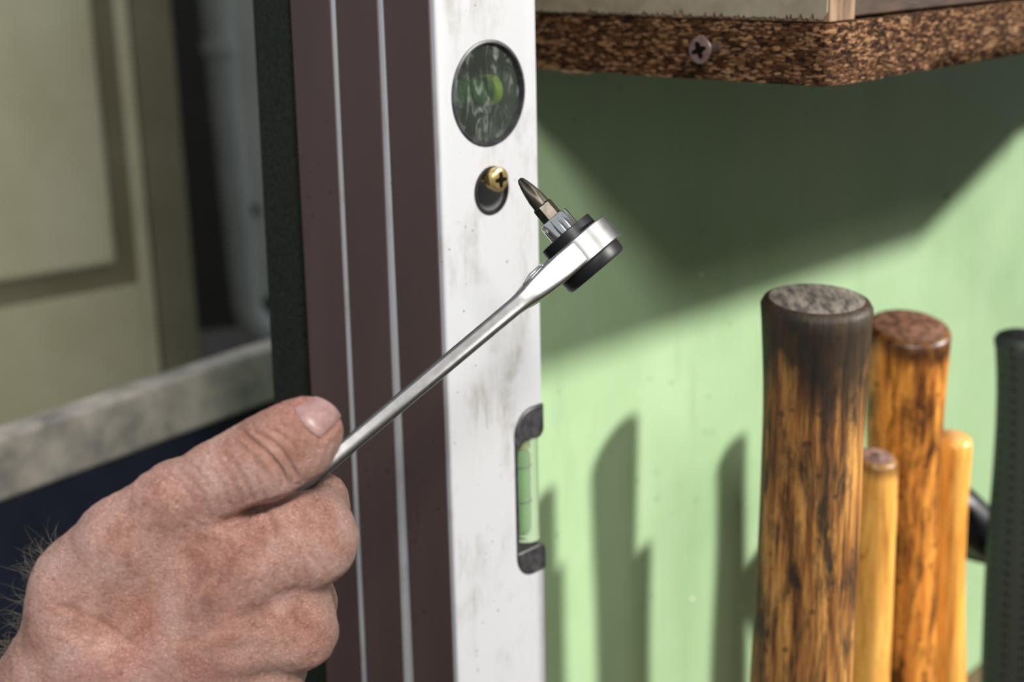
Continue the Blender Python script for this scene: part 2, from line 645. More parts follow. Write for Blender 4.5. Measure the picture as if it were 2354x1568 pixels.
# unseen wall opposite (behind camera), window cut to keep sun off the hand
WW = 1.60
J0 = -0.150 + WW * math.tan(AZ)
pieces = []
S0, S1, ZB, ZT = -0.6, 6.0, 0.18, 1.55
J1 = 1.95
wr_ = empty('wall_right', WP(1.4, WW, FLOOR_Z))
tag(wr_, 'unseen plastered wall opposite the board, window shaped to limit the sun', 'wall', kind='structure')
for (sa, sb, za, zb) in ((S0, J0, FLOOR_Z, 3.4), (J1, S1, FLOOR_Z, 3.4), (J0, J1, FLOOR_Z, ZB), (J0, J1, ZT, 3.4)):
    wbox('wall_panel', (sa, sb), (WW, WW + 0.16), (za, zb), M['wall_plain'], wr_)

# ------------------------------------------------------------------ spirit levels
TH, GAP = 0.0270, 0.0010
LV = [0.085 - TH, 0.085 - 2 * TH - GAP, 0.085 - 3 * TH - 2 * GAP]     # back faces (w)
LWID = 0.0562
leans = [0.0, -0.010, -0.011]
hs, hz = on_w(1130, 438, 0.085)
vs, vz = on_w(1124, 215, 0.085)
ns0, nz0 = on_w(1180, 925, 0.085)[0], on_w(1247, 925, 0.085)[1]
nz1 = on_w(1255, 1305, 0.085)[1]
zrear = on_w(757, 1640, LV[2] + TH / 2)[1] + 0.0
ztops = [0.235, 0.235, 0.20]
zbots = [-0.62, -0.60, zrear]
labels = ['white aluminium spirit level in front, with round vial window and brown side',
          'middle spirit level, squeezed between the front one and the rearmost one',
          'rearmost spirit level of the three, hanging against the green board']
S_AX, W_AX = Vector(TV), Vector(NV)


def rounded_notch(s0, z0, z1, r, wa, wb, smax):
    """cutter prism for the edge cutout: rounded inner corners"""
    ol = []
    ol.append((smax, z1)); ol.append((smax, z0 + 0.0))
    for k in range(9):
        a = math.pi / 2 + k * math.pi / 16
        ol.append((s0 + r + r * math.cos(a), z0 - r + r * math.sin(a)))
    for k in range(9):
        a = math.pi + k * math.pi / 16
        ol.append((s0 + r + r * math.cos(a), z1 + r + r * math.sin(a)))
    n = len(ol)
    V = [WP(s, wa, z) for s, z in ol] + [WP(s, wb, z) for s, z in ol]
    Fc = [tuple(range(n)), tuple(range(2 * n - 1, n - 1, -1))]
    for i in range(n):
        j = (i + 1) % n
        Fc.append((i, i + n, j + n, j))
    return V, Fc


def fix_normals(o):
    bm = bmesh.new(); bm.from_mesh(o.data)
    bmesh.ops.recalc_face_normals(bm, faces=bm.faces)
    bm.to_mesh(o.data); bm.free()
    return o


roots = []
for i in range(3):
    wb = LV[i]
    ln = leans[i]
    zt, zb = ztops[i], zbots[i]
    r = empty('spirit_level', WP(0.028, wb + TH / 2, zb))
    tag(r, labels[i], 'spirit level', 'spirit levels hung on the board')
    roots.append(r)
    s_at = lambda z, ln=ln, i=i: -ln * (z + 0.1) + (0, -.0004, -.0007)[i]
    pts = []
    for zz in (zb, zt):
        for (a, b) in ((0, wb), (LWID, wb), (LWID, wb + TH), (0, wb + TH)):
            pts.append(WP(a + s_at(zz), b, zz))
    body = mesh_obj('body', pts, [(0, 1, 2, 3), (7, 6, 5, 4), (4, 5, 1, 0), (5, 6, 2, 1), (6, 7, 3, 2), (7, 4, 0, 3)], M['white'], r)
    fix_normals(body)
    m = body.modifiers.new('bevel', 'BEVEL'); m.width = 0.0016; m.segments = 3; m.limit_method = 'ANGLE'
    cut = [lathe('cut', WP(hs, wb - .01, hz), NV, [(0, .0095), (.06, .0095)], None, n=48)]
    if i == 0:
        cut.append(lathe('cut', WP(vs, wb + TH - .016, vz), NV, [(0, .0203), (.05, .0203)], None, n=64))
        V, Fc = rounded_notch(ns0, nz0, nz1, 0.011, wb - .01, wb + TH + .01, LWID + .02)
        cut.append(fix_normals(mesh_obj('cut', V, Fc, None)))
    boolean(body, cut)
    body.data.polygons.foreach_set('use_smooth', [True] * len(body.data.polygons))
    body.data.set_sharp_from_angle(angle=math.radians(35))
    lathe('hole_lining', WP(hs, wb + TH, hz), NV, [(-TH, .0080), (-TH, .0096), (.0004, .0096), (.0006, .0092), (.0006, .0086), (-.0005, .0080)], M['rubber'], r, n=56, closed=False)
    # brown measuring edge on the narrow left side
    pts = []
    for zz in (zb + .0005, zt - .0005):
        for (a, b) in ((-.0005, wb + .0006), (.0010, wb + .0006), (.0010, wb + TH - (.0022, .0026, .0018)[i]), (-.0005, wb + TH - (.0022, .0026, .0018)[i])):
            pts.append(WP(a + s_at(zz), b, zz))
    q = mesh_obj('measuring_edge', pts, [(0, 1, 2, 3), (7, 6, 5, 4), (4, 5, 1, 0), (5, 6, 2, 1), (6, 7, 3, 2), (7, 4, 0, 3)], M['brown'], r)
    fix_normals(q); bevel(q, .0003, 1)
    q['label'] = 'brown anodised edge'

front = roots[0]
WF = 0.085          # front face plane
# --- hang hole lining
#g = lathe('hole_lining', WP(hs, WF, hz), NV, [(-.024, .0078), (-.024, .0096), (.0004, .0096), (.0007, .0092), (.0007, .0084), (-.0005, .0078)], M['rubber'], front, n=56, closed=False)
# --- round plumb vial
vo = WP(vs, WF, vz)
bez = lathe('vial_bezel', vo, NV, [(-.0155, .0180), (-.0155, .0204), (.0003, .0204), (.0006, .0200), (.0006, .0192), (-.0016, .0184), (-.0016, .0180)], M['black_plastic'], front, n=72, closed=False)
bk = lathe('vial_backing', vo, NV, [(-.0155, .0185), (-.0150, .0185)], M['rubber'], front, n=48)
va = vo - NV * .0095
vial = lathe('plumb_vial', va, TV, [(-.0165, .0030), (-.0160, .0052), (.0120, .0052), (.0125, .0030)], M['fluid_d'], front, n=28)
cp = lathe('vial_cap', va + TV * .0092, TV, [(-.0024, .0054), (-.0020, .0060), (.0020, .0060), (.0024, .0054)], M['fluid_y'], vial, n=28)
vial['label'] = 'dark green vial behind the lens'
for dx in (-.0050, .0035):
    V, Fc = tube([va + TV * dx + (NV * math.cos(a) + ZV * math.sin(a)) * .0054 for a in np.linspace(0, 2 * math.pi, 29)], .0003, 6, False)
    mesh_obj('vial_ring', V, Fc, M['line'], vial, True)
lens = lathe('vial_lens', vo, NV, [(-.0030, .0188), (-.0020, .0189), (-.0012, .0187), (-.0009, .0150), (-.0006, .0080), (-.0005, .0005)], M['lens'], front, n=64)
lens['label'] = 'scratched clear lens'
# --- edge vial in the cutout
r_in = 0.011


def liner(name, ol, wa, wb, mat, bev=.0008):
    n = len(ol)
    V = [WP(s, wa, z) for s, z in ol] + [WP(s, wb, z) for s, z in ol]
    Fc = [tuple(range(n)), tuple(range(2 * n - 1, n - 1, -1))]
    for i in range(n):
        j = (i + 1) % n
        Fc.append((i, i + n, j + n, j))
    o = fix_normals(mesh_obj(name, V, Fc, mat, front))
    if bev: bevel(o, bev, 2)
    return o


def arc(cs, cz, r, a0, a1, n=8):
    return [(cs + r * math.cos(a0 + (a1 - a0) * k / n), cz + r * math.sin(a0 + (a1 - a0) * k / n)) for k in range(n + 1)]


e_ = 0.0002
SR = LWID + .0001
pi = math.pi
blk_t, blk_b = 0.0145, 0.0130
ol = [(SR, nz0 - e_)] + arc(ns0 + r_in, nz0 - r_in, r_in - e_, pi / 2, pi) + [(ns0 + .0014, nz0 - r_in - .010)] \
    + arc(ns0 + .0014 + .007, nz0 - blk_t - .0065, .007, pi, pi / 2, 6) + arc(SR - .004, nz0 - blk_t + .0035, .004, -pi / 2, 0, 5)
liner('vial_end_block', ol, WF - TH + .002, WF + .0006, M['black_plastic'])
ol = [(SR, nz1 + e_ + .0)] + arc(SR - .004, nz1 + blk_b - .004, .004, 0, pi / 2, 5) + [(ns0 + .0014, nz1 + blk_b), (ns0 + e_, nz1 + blk_b)] \
    + arc(ns0 + r_in, nz1 + r_in, r_in - e_, pi, 1.5 * pi)
liner('vial_end_block', ol, WF - TH + .002, WF + .0006, M['black_plastic'])
ol = [(ns0 + e_, nz0 - r_in), (ns0 + .0017, nz0 - r_in - .001), (ns0 + .0017, nz1 + blk_b), (ns0 + e_, nz1 + blk_b)]
liner('vial_liner', ol, WF - TH + .002, WF + .0006, M['black_plastic'], .0004)
ew = WF - .0078
es = on_w(1205, 1110, ew)[0]
hh = nz0 - nz1 - blk_t - blk_b
vb = nz1 + blk_b
ev = lathe('edge_vial', WP(es, ew, vb), ZV, [(0.0002, .0040), (.0008, .0062), (hh - .0008, .0062), (hh - .0002, .0040)], M['acrylic'], front, n=40)
ev['label'] = 'clear vial with green fluid and two black rings'
fo = WP(es, ew, vb) - RT0 * .0016
lathe('vial_fluid', fo, ZV, [(.003, .0030), (.005, .0042), (hh - .009, .0042), (hh - .007, .0030)], M['fluid'], ev, n=28)
lathe('vial_plug', fo, ZV, [(hh - .0065, .0040), (hh - .0060, .0044), (hh - .0014, .0044), (hh - .0010, .0030)], M['fluid_y'], ev, n=20)
for py in (1072, 1153):
    zz = on_w(1195, py, ew)[1]
    c0 = np.array([fo[0], fo[1], zz])
    V, Fc = tube([c0 + (NV * math.cos(a) + TV * math.sin(a)) * .0044 for a in np.linspace(0, 2 * math.pi, 33)], .00030, 6, False)
    mesh_obj('vial_ring', V, Fc, M['line'], ev, True)


# ------------------------------------------------------------------ screws
def screw(name, head, axis, shank_len, mat, head_r, label, countersunk=False, rot=0.0, cross=.62):
    """head centre (outer face) at `head`; axis points out of the head"""
    ax, u, v = perp(axis)
    r = empty(name, head - ax * shank_len)
    tag(r, label, 'screw')
    if countersunk:
        prof = [(-head_r * .95, head_r * .42), (-.0006, head_r * .97), (-.0002, head_r), (0, head_r * .97), (.0001, head_r * .9)]
    else:
        prof = [(-.0045, head_r * .86), (-.0010, head_r), (-.0003, head_r * .98), (0.0002, head_r * .90), (.0004, head_r * .6)]
    lathe('head', head, ax, prof, mat, r, n=40, angle=60)
    sr = head_r * .42
    pitch = .0017
    n = 16
    prof = []
    L = shank_len
    h = -head_r * .5
    k = 0
    while h > -L + .003:
        prof.append((h, sr * (1.0 if k % 2 else .74)))
        h -= pitch / 2
        k += 1
    prof += [(-L, sr * .15)]
    lathe('thread', head, ax, prof[::-1], mat, r, n=n, angle=70)
    cu = u * math.cos(rot) + v * math.sin(rot)
    cv = np.cross(ax, cu)
    c = cross * head_r
    wv = head_r * .17
    ol = [(c, wv * .7), (wv * 1.15, wv * 1.15), (wv * .7, c), (-wv * .7, c), (-wv * 1.15, wv * 1.15), (-c, wv * .7), (-c, -wv * .7), (-wv * 1.15, -wv * 1.15), (-wv * .7, -c), (wv * .7, -c), (wv * 1.15, -wv * 1.15), (c, -wv * .7)]
    V = [head + ax * .0007 + cu * a + cv * b for a, b in ol] + [head - ax * .002 + (cu * a + cv * b) * .4 for a, b in ol]
    nn = len(ol)
    Fc = [(i, (i + 1) % nn, (i + 1) % nn + nn, i + nn) for i in range(nn)] + [tuple(range(nn))]
    q = mesh_obj('cross_recess', V, Fc, M['cross'], r)
    fix_normals(q)
    return r


ss, sz = on_w(1150, 413, 0.0895)
screw('hanging_screw', WP(ss, 0.0895, sz), NV, .100, M['brass'], .0049, 'brass coloured cross-head screw that holds the spirit levels', rot=0.0)

# ------------------------------------------------------------------ shelf
cq = P(1905, 200, 0.555)
sh_s = (cq - W0) @ TV
sh_w = (cq - W0) @ NV
zb_ = cq[2]
zt_ = zb_ + 0.0238
ST = 1.02
shelf = empty('shelf', WP(sh_s, 0, zb_))
tag(shelf, 'thick dark brown particle board shelf with a screw in its end', 'shelf')
ol = [(sh_s, 0.0005), (sh_s, sh_w - .004)] + [(sh_s + .012 - .012 * math.cos(a), sh_w - .004 + .004 * math.sin(a)) for a in np.linspace(.3, pi / 2, 6)] + [(ST, sh_w), (ST, 0.0005)]
# subdivide long runs so the lower edge can be worn
dense = []
for i in range(len(ol) - 1):
    a, b = np.array(ol[i]), np.array(ol[i + 1])
    k = max(1, int(np.linalg.norm(b - a) / .004)) if i in (0, len(ol) - 3) else 1
    for j in range(k): dense.append(tuple(a + (b - a) * j / k))
dense.append(ol[-1])
V, Fc = [], []
n = len(dense)
for (s, w) in dense: V.append(WP(s, w, zb_ + random.uniform(-.0003, .0003)))
for (s, w) in dense: V.append(WP(s, w, zt_ + random.uniform(-.0001, .0001)))
Fc = [tuple(range(n)), tuple(range(2 * n - 1, n - 1, -1))] + [(i, i + n, (i + 1) % n + n, (i + 1) % n) for i in range(n)]
b = fix_normals(mesh_obj('board', V, Fc, M['chip'], shelf))
for (px, py, ln_, hh_) in ((1320, 166, .022, .0009), (1672, 167, .006, .0006)):
    # pale torn splinters on the end face
    r_ = ray(px, py)
    q = r_ * (((W0 + TV * (sh_s - .0004)) @ TV) / (r_ @ TV))
    wq, zq = (q - W0) @ NV, q[2]
    V, Fc = tube([WP(sh_s - .0004, wq - ln_ / 2 + ln_ * k / 6, zq + random.uniform(-.0003, .0003)) for k in range(7)], [.0002, hh_ * .7, hh_, hh_, hh_ * .8, hh_ * .6, .0002], 6)
    mesh_obj('splinter', V, Fc, M['raw_wood'], shelf)

# upright panel on the end of the shelf: raw core, cream veneer with a chipped lower rim
PZ0, PZ1 = zt_ + .0004, zt_ + .30
side = empty('side_panel', WP(sh_s + .01, sh_w / 2, PZ0))
tag(side, 'cream veneered upright panel with chipped lower rim, standing on the shelf end', 'panel')
wbox('core', (sh_s + .0010, sh_s + .0205), (.0008, sh_w - .0015), (PZ0, PZ1), M['raw_wood'], side, bev=.0006)
ol = [(.0010, PZ1 - .001)]
for w in np.arange(0.0012, sh_w - .003, .0009):
    ol.append((w, PZ0 + .0010 + abs(random.gauss(0, .0005)) + (random.random() < .10) * random.uniform(.0008, .0026)))
ol += [(sh_w - .0022, PZ0 + .004), (sh_w - .0022, PZ1 - .001)]
n = len(ol)
V = [WP(sh_s + .0009, w, z) for w, z in ol] + [WP(sh_s + .0002, w, z) for w, z in ol]
Fc = [tuple(range(n)), tuple(range(2 * n - 1, n - 1, -1))] + [(i, i + n, (i + 1) % n + n, (i + 1) % n) for i in range(n)]
fix_normals(mesh_obj('veneer', V, Fc, M['veneer'], side))['label'] = 'cream veneer sheet'
bat = wbox('batten', (sh_s + .0220, ST - .05), (sh_w - .040, sh_w - .0045), (zt_ + .0010, zt_ + .06), M['dark_wood'], bev=.001)
tag(bat, 'dark brown wood batten on the shelf right of the cream panel', 'batten')

# screw in the end of the shelf: it sticks out towards the left
r_ = ray(1608, 115)
off = .013
q = r_ * (((W0 + TV * (sh_s - off)) @ TV) / (r_ @ TV))
screw('wood_screw', q, -TV, .026, M['zinc_dark'], .0055, 'countersunk cross-head screw sticking out of the shelf end', countersunk=True, rot=0.35)

# unseen plank added on the right, shaped to shade the upper board
RW = 0.30
KT = math.tan(EL) / math.cos(AZ)
r_z0 = -0.222 + RW * KT
r_z1 = zb_ + (RW - sh_w) * KT - .001
r_s0, r_s1 = 0.085 + RW * math.tan(AZ), 0.555 + RW * math.tan(AZ)
r_z1 -= .004
rail = empty('shade_rail', WP(r_s0, sh_w, r_z0))
tag(rail, 'unseen wooden plank added to shade the upper board, right of the hammers', 'rail')
pts = []
for zz, se in ((r_z0, r_s1), (r_z1, r_s1 + (r_z1 - r_z0) / .36)):
    for (i, j) in ((r_s0, RW - .018), (se, RW - .018), (se, RW), (r_s0, RW)):
        pts.append(WP(i, j, zz))
o = fix_normals(mesh_obj('rail_plank', pts, [(0, 1, 2, 3), (7, 6, 5, 4), (4, 5, 1, 0), (5, 6, 2, 1), (6, 7, 3, 2), (7, 4, 0, 3)], M['bench_wood'], rail))
bevel(o, .002)
for a in (r_s0 + .10, r_s1 - .03):
    wbox('rail_arm', (a, a + .018), (sh_w + .0004, RW - .0182), (zb_ + .009, zt_ - .001), M['bench_wood'], rail, bev=.0015)

# ------------------------------------------------------------------ hammers
BENCH_Z = -0.62
wbtop = empty('workbench', WP(0.5, 0.16, FLOOR_Z))
tag(wbtop, 'wooden workbench below the hammers', 'workbench')
wbox('bench_top', (0.075, 1.30), (0.001, 0.34), (BENCH_Z - .04, BENCH_Z), M['bench_wood'], wbtop, bev=.002)
for a in (0.10, 1.22):
    for w_ in (0.02, 0.28):
        wbox('leg', (a, a + .05), (w_, w_ + .05), (FLOOR_Z + .001, BENCH_Z - .041), M['bench_wood'], wbtop, bev=.002)


def handle(name, top_px, top_d, bot_px, prof, ratio, mat, root, top_tilt=(0, 0), rim=.003, n=44, dome=.0015, lean_y=0.0, butt_mat=None, wob=.0):
    """prof: list of (py, half width px, centre px); heights are found on a near-vertical plane through the top centre"""
    c0 = P(*top_px, top_d)
    y0 = c0[1]
    stations = []
    for py, hw, cx in prof:
        r_ = ray(cx, py)
        k = y0 / r_[1]
        # allow a small lean in depth
        q = r_ * k
        k = (y0 + lean_y * (c0[2] - q[2])) / r_[1]
        q = r_ * k
        dep = q @ FWD
        stations.append((q, hw * dep / F))
    # extend to the head
    q1, r1 = stations[-1]
    d = stations[-1][0] - stations[-3][0]
    d /= np.linalg.norm(d)
    L = (BENCH_Z + .035 - q1[2]) / d[2]
    stations.append((q1 + d * L * .5, r1 * .97))
    stations.append((q1 + d * L, r1 * .8))
    V, UVs, Fc = [], [], []
    tx, ty = top_tilt
    dist = 0
    prev = None
    ang0 = math.atan2(y0, c0[0]) - pi / 2
    ex = np.array([math.cos(ang0), math.sin(ang0), 0])
    ey = np.array([-math.sin(ang0), math.cos(ang0), 0])
    # butt rings: inner centre, dome, rim
    q0, r0 = stations[0]
    rings = []
    def ring(q, r, tilt, dz=0.0):
        out = []
        for i in range(n):
            th = 2 * pi * i / n
            rr = r * (1 + wob * math.sin(2 * th + 1) + wob * .6 * math.sin(3 * th))
            x, y = rr * math.cos(th), rr * ratio * math.sin(th)
            out.append(q + ex * x + ey * y + ZV * (tilt * (x * tx + y * ty) / max(r0, 1e-6) + dz))
        return out
    rings.append((ring(q0, r0 * .02, 0, dome), 0.0)); rings.append((ring(q0, r0 * .45, .45, dome * .9), 0.0))
    rings.append((ring(q0, r0 - rim, .92, 0.0), 0.0005)); rings.append((ring(q0, r0 - rim * .35, .97, -rim * .35), .001)); rings.append((ring(q0, r0, 1.0, -rim), .003))
    # resample the rest finely
    pos = [0.0]
    for a, b in zip(stations[:-1], stations[1:]): pos.append(pos[-1] + np.linalg.norm(b[0] - a[0]))
    tot = pos[-1]
    arrq = np.array([s[0] for s in stations]); arrr = np.array([s[1] for s in stations])
    xs = np.concatenate([np.linspace(.010, min(.09, tot), 14), np.linspace(.10, tot, 28)])
    def smooth_interp(x, xp, fp):
        # monotone-ish cubic smoothing through averaging
        hw_ = .012
        return (np.interp(x - hw_, xp, fp) + 2 * np.interp(x, xp, fp) + np.interp(x + hw_, xp, fp)) / 4
    for x in xs:
        q = np.array([smooth_interp(x, pos, arrq[:, k]) for k in range(3)])
        q[2] = np.interp(x, pos, arrq[:, 2])
        r = smooth_interp(x, pos, arrr)
        fade = math.exp(-x / .012)
        rings.append((ring(q, r, fade), x))
    for pts_, vd in rings:
        for i, p_ in enumerate(pts_):
            V.append(p_); UVs.append((i / n * 2 * pi * r0, vd))
    for j in range(len(rings) - 1):
        for i in range(n):
            a, b = j * n + i, j * n + (i + 1) % n
            Fc.append((a, a + n, b + n, b))
    Fc.append(tuple(range(n)))
    L = (len(rings) - 1) * n
    Fc.append(tuple(range(L + n - 1, L - 1, -1)))
    o = mesh_obj('handle', V, Fc, mat, root, smooth=True, uvs=UVs, angle=60, origin=stations[-1][0])
    fix_normals(o)
    if butt_mat:
        o.data.materials.append(butt_mat)
        mi = np.zeros(len(o.data.polygons), dtype=np.int32)
        mi[:n * 2] = 1
        mi[(len(rings) - 1) * n] = 1
        o.data.polygons.foreach_set('material_index', mi)
    return stations, o, ex, ey


def hammer_head(root, q, ex, ey, L, h, mat, peen=True):
    """steel head centred on the handle's lower end, lying along ex"""
    r = h / 2
    z0 = BENCH_Z + r + .001
    c = np.array([q[0], q[1], z0])
    ax = ex
    prof = [(-L / 2, r * .86), (-L / 2 + .003, r), (-L * .22, r), (-L * .18, r * .82), (-L * .10, r * .80), (-L * .06, r * .98), (L * .12, r * .98)]
    prof += [(L * .2, r * .8), (L * .45, r * .45), (L * .5, r * .25)] if peen else [(L * .18, r * .82), (L * .22, r), (L / 2 - .003, r), (L / 2, r * .86)]
    lathe('head', c, ax, prof, mat, root, n=24, angle=35)


W_old = wood('old_dark_handle_wood', (0.46, 0.23, 0.058), (0.19, 0.075, 0.017), (0.035, 0.014, 0.006), blot=0.85, top_grime=0.93, streak=1.0, rough=0.56, top_len=0.050)
W_oldb = simple('grey_end_grain', (0.022, 0.018, 0.014), (0.17, 0.145, 0.12), 330, 0.8, stretch=(1, .25, 1), bump=0.8, detail=5)
W_red = wood('orange_speckled_wood', (0.74, 0.33, 0.060), (0.50, 0.180, 0.030), (0.20, 0.065, 0.014), grime=(0.022, 0.007, 0.003), blot=1.0, top_grime=0.75, streak=.9, rough=.33, top_len=0.016)
W_redb = simple('dark_red_end_grain', (0.030, 0.014, 0.009), (0.24, 0.115, 0.07), 200, 0.5, bump=0.6, detail=5)
W_yel = wood('honey_yellow_wood', (0.74, 0.41, 0.10), (0.60, 0.29, 0.06), (0.33, 0.14, 0.03), grime=(0.05, 0.022, 0.008), blot=0.18, top_grime=0.7, streak=.35, rough=.33, top_len=0.010)
W_yelb = simple('stained_end_grain', (0.05, 0.03, 0.028), (0.32, 0.20, 0.17), 240, 0.45, bump=0.4)
W_ora = wood('clean_orange_wood', (0.78, 0.42, 0.10), (0.66, 0.31, 0.055), (0.40, 0.16, 0.028), grime=(0.12, 0.045, 0.012), blot=0.02, top_grime=0.0, streak=.5, rough=.30)
W_orab = simple('orange_end_grain', (0.48, 0.24, 0.075), (0.62, 0.37, 0.15), 160, 0.4)


def dotted_rubber():
    m = NT('dotted_dark_grip')
    uv = m.coord((1, 1, 1), 'UV')
    sx = m.n('SeparateXYZ'); m.l(uv, sx.inputs[0])
    u = m.math('SUBTRACT', m.math('FRACT', m.math('MULTIPLY', sx.outputs[0], 1 / .0085)), 0.5)
    v = m.math('SUBTRACT', m.math('FRACT', m.math('MULTIPLY', sx.outputs[1], 1 / .0068)), 0.5)
    d = m.math('SQRT', m.math('ADD', m.math('MULTIPLY', u, u), m.math('MULTIPLY', v, v)))
    dot = m.step(d, 0.24, 0.18)
    m.base(m.mix(dot, (0.028, 0.038, 0.034), (0.006, 0.008, 0.008)))
    m.set(Roughness=0.62)
    m.bump(m.math('SUBTRACT', 1.0, dot), 0.5, 0.001)
    return m.m


HG = 'hammers standing handle-up against the green board'


def make_hammer(name, label, top, d, prof, ratio, mat, butt, headL, headh, **kw):
    base = P(*top, d)
    root = empty(name, (base[0], base[1], BENCH_Z))
    tag(root, label, 'hammer', HG)
    st, o, ex, ey = handle('handle', top, d, None, prof, ratio, mat, root, butt_mat=butt, **kw)
    root.location = (st[-1][0][0], st[-1][0][1], BENCH_Z)
    o.matrix_parent_inverse = Matrix.Translation(-Vector(root.location))
    hammer_head(root, st[-1][0], ex, ey, headL, headh, M['steel'])
    return root


make_hammer('hammer', 'largest hammer, thick dark-stained wooden handle nearest the spirit level', (1878, 686), 0.590,
            [(686, 127, 1878), (720, 127, 1878), (815, 119, 1875), (940, 114, 1871), (1032, 113.5, 1867), (1155, 113.5, 1863), (1280, 113.5, 1857), (1400, 112.5, 1850), (1568, 116, 1842)],
            0.80, W_old, W_oldb, .14, .050, top_tilt=(-.001, .004), rim=.0034, wob=.012, dome=.001)
make_hammer('hammer', 'hammer with dark-speckled orange handle, behind the largest one', (2088, 748), 0.748,
            [(748, 95, 2090), (775, 95, 2089), (850, 91, 2084), (970, 87, 2078), (1100, 80, 2077), (1340, 76, 2076), (1568, 74, 2075)],
            0.85, W_red, W_redb, .09, .026, top_tilt=(-.002, .006), rim=.0030)
make_hammer('hammer', 'thin honey-yellow hammer handle with stained end, lowest of the wooden ones', (2012, 1048), 0.722,
            [(1048, 50, 2013), (1065, 50, 2013), (1150, 49, 2012), (1340, 49, 2004), (1568, 49, 1995)],
            0.9, W_yel, W_yelb, .022, .020, top_tilt=(-.001, .002), rim=.0024, n=32)
make_hammer('hammer', 'slim clean orange hammer handle beside the black grip', (2192, 1000), 0.780,
            [(1000, 43, 2192), (1030, 43, 2191), (1150, 38, 2186), (1280, 36, 2182), (1400, 37, 2180), (1568, 40, 2180)],
            0.9, W_ora, W_orab, .022, .020, top_tilt=(-.001, .002), rim=.0034, n=32)
make_hammer('hammer', 'short hammer handle hidden behind the largest one, its shadow on the board', (1912, 880), 0.712,
            [(880, 42, 1912), (900, 42, 1912), (1050, 40, 1910), (1300, 40, 1900), (1568, 40, 1890)],
            0.9, W_ora, W_orab, .022, .020, top_tilt=(-.001, .002), rim=.0030, n=32)
make_hammer('rubber_grip_hammer', 'hammer with dark dotted rubber grip at the right edge', (2354, 770), 0.835,
            [(770, 66, 2354), (800, 66, 2355), (850, 62, 2356), (970, 64, 2356), (1100, 70, 2354), (1220, 76, 2350), (1340, 80, 2346), (1568, 80, 2338)],
            0.85, dotted_rubber(), M['rubber'], .11, .034, top_tilt=(-.001, .002), rim=.0045)

# black grip between the last two handles
g0, g1 = P(2175, 1150, 0.900), P(2305, 1262, 0.915)
dv = (g1 - g0) / np.linalg.norm(g1 - g0)
tool = empty('black_tool_grip', tuple(g0))
tag(tool, 'glossy black tool grip poking out between orange handle and dotted grip', 'tool')
lathe('grip', g0, dv, [(-.012, .004), (-.010, .0115), (-.004, .0150), (.010, .0160), (.030, .0150), (.048, .0135), (.060, .0125), (.064, .006)], M['black_smooth'], tool, n=32)
_, u_, v_ = perp(dv)
sw = (g0 - W0) @ NV
end = g0 + dv * .064
tube_pts = [end, end + dv * .012, end + dv * .02 - NV * (((end - W0) @ NV) - .002)]
V, Fc = tube(tube_pts, .0045, 10)
mesh_obj('shank', V, Fc, M['steel'], tool, True)

# ------------------------------------------------------------------ ratchet wrench
HC = P(1335, 578, 0.485)
HP = P(702, 1108, 0.4250)
ud = HP - HC
LEN = np.linalg.norm(ud)
ud /= LEN
bdir = -RT * 0.636 + UPV * 0.771
bdir = bdir - ud * (bdir @ ud)
bdir /= np.linalg.norm(bdir)
cdir = np.cross(ud, bdir)
if cdir @ FWD > 0: cdir = -cdir             # towards the camera
wrench = empty('ratchet_wrench', HC)
tag(wrench, 'small chrome bit ratchet held between thumb and index finger', 'wrench')


def wpt(x, b, c):
    return HC + ud * x + bdir * b + cdir * c


def wrench_body():
    """lofted shaft with long flutes, blended into the thick round head"""
    st = [(5.0, 4.48, 13.0), (9.0, 4.48, 11.3), (14.0, 4.45, 9.4), (19.0, 4.35, 7.7), (23.0, 4.15, 6.3), (26.0, 3.8, 5.3), (29.0, 3.25, 4.6), (33.0, 2.95, 4.3), (45, 2.85, 4.2), (70, 2.75, 4.2), (95, 2.7, 4.3), (LEN * 1000, 2.6, 4.2), (LEN * 1000 + 8, 2.4, 3.6), (LEN * 1000 + 9.4, 2.0, 3.0), (LEN * 1000 + 10, 1.0, 1.6)]
    n = 40
    V, Fc = [], []
    for (x, hb, hc) in st:
        g = min(1, max(0, (x - 27) / 9)) * (1 if x < LEN * 1000 + 8 else 0)
        for i in range(n):
            th = 2 * pi * i / n
            ct, sn = math.cos(th), math.sin(th)
            p_ = 0.16 + .26 * min(1, max(0, (x - 15) / 14))
            b = hb * math.copysign(abs(ct) ** p_, ct)
            c = hc * math.copysign(abs(sn) ** p_, sn)
            # the face turned to the camera is ridged: two bevels and a shallow flute
            if abs(sn) > .5:
                f = abs(b) / hb
                c *= 1 - g * (.20 * f ** 2 + .16 * math.exp(-((b / hb - .25) / .22) ** 2))
            V.append(wpt(x / 1000, b / 1000, c / 1000))
    for j in range(len(st) - 1):
        for i in range(n):
            a, b = j * n + i, j * n + (i + 1) % n
            Fc.append((a, b, b + n, a + n))
    Fc.append(tuple(range(n))[::-1]); L = (len(st) - 1) * n; Fc.append(tuple(range(L, L + n)))
    return V, Fc


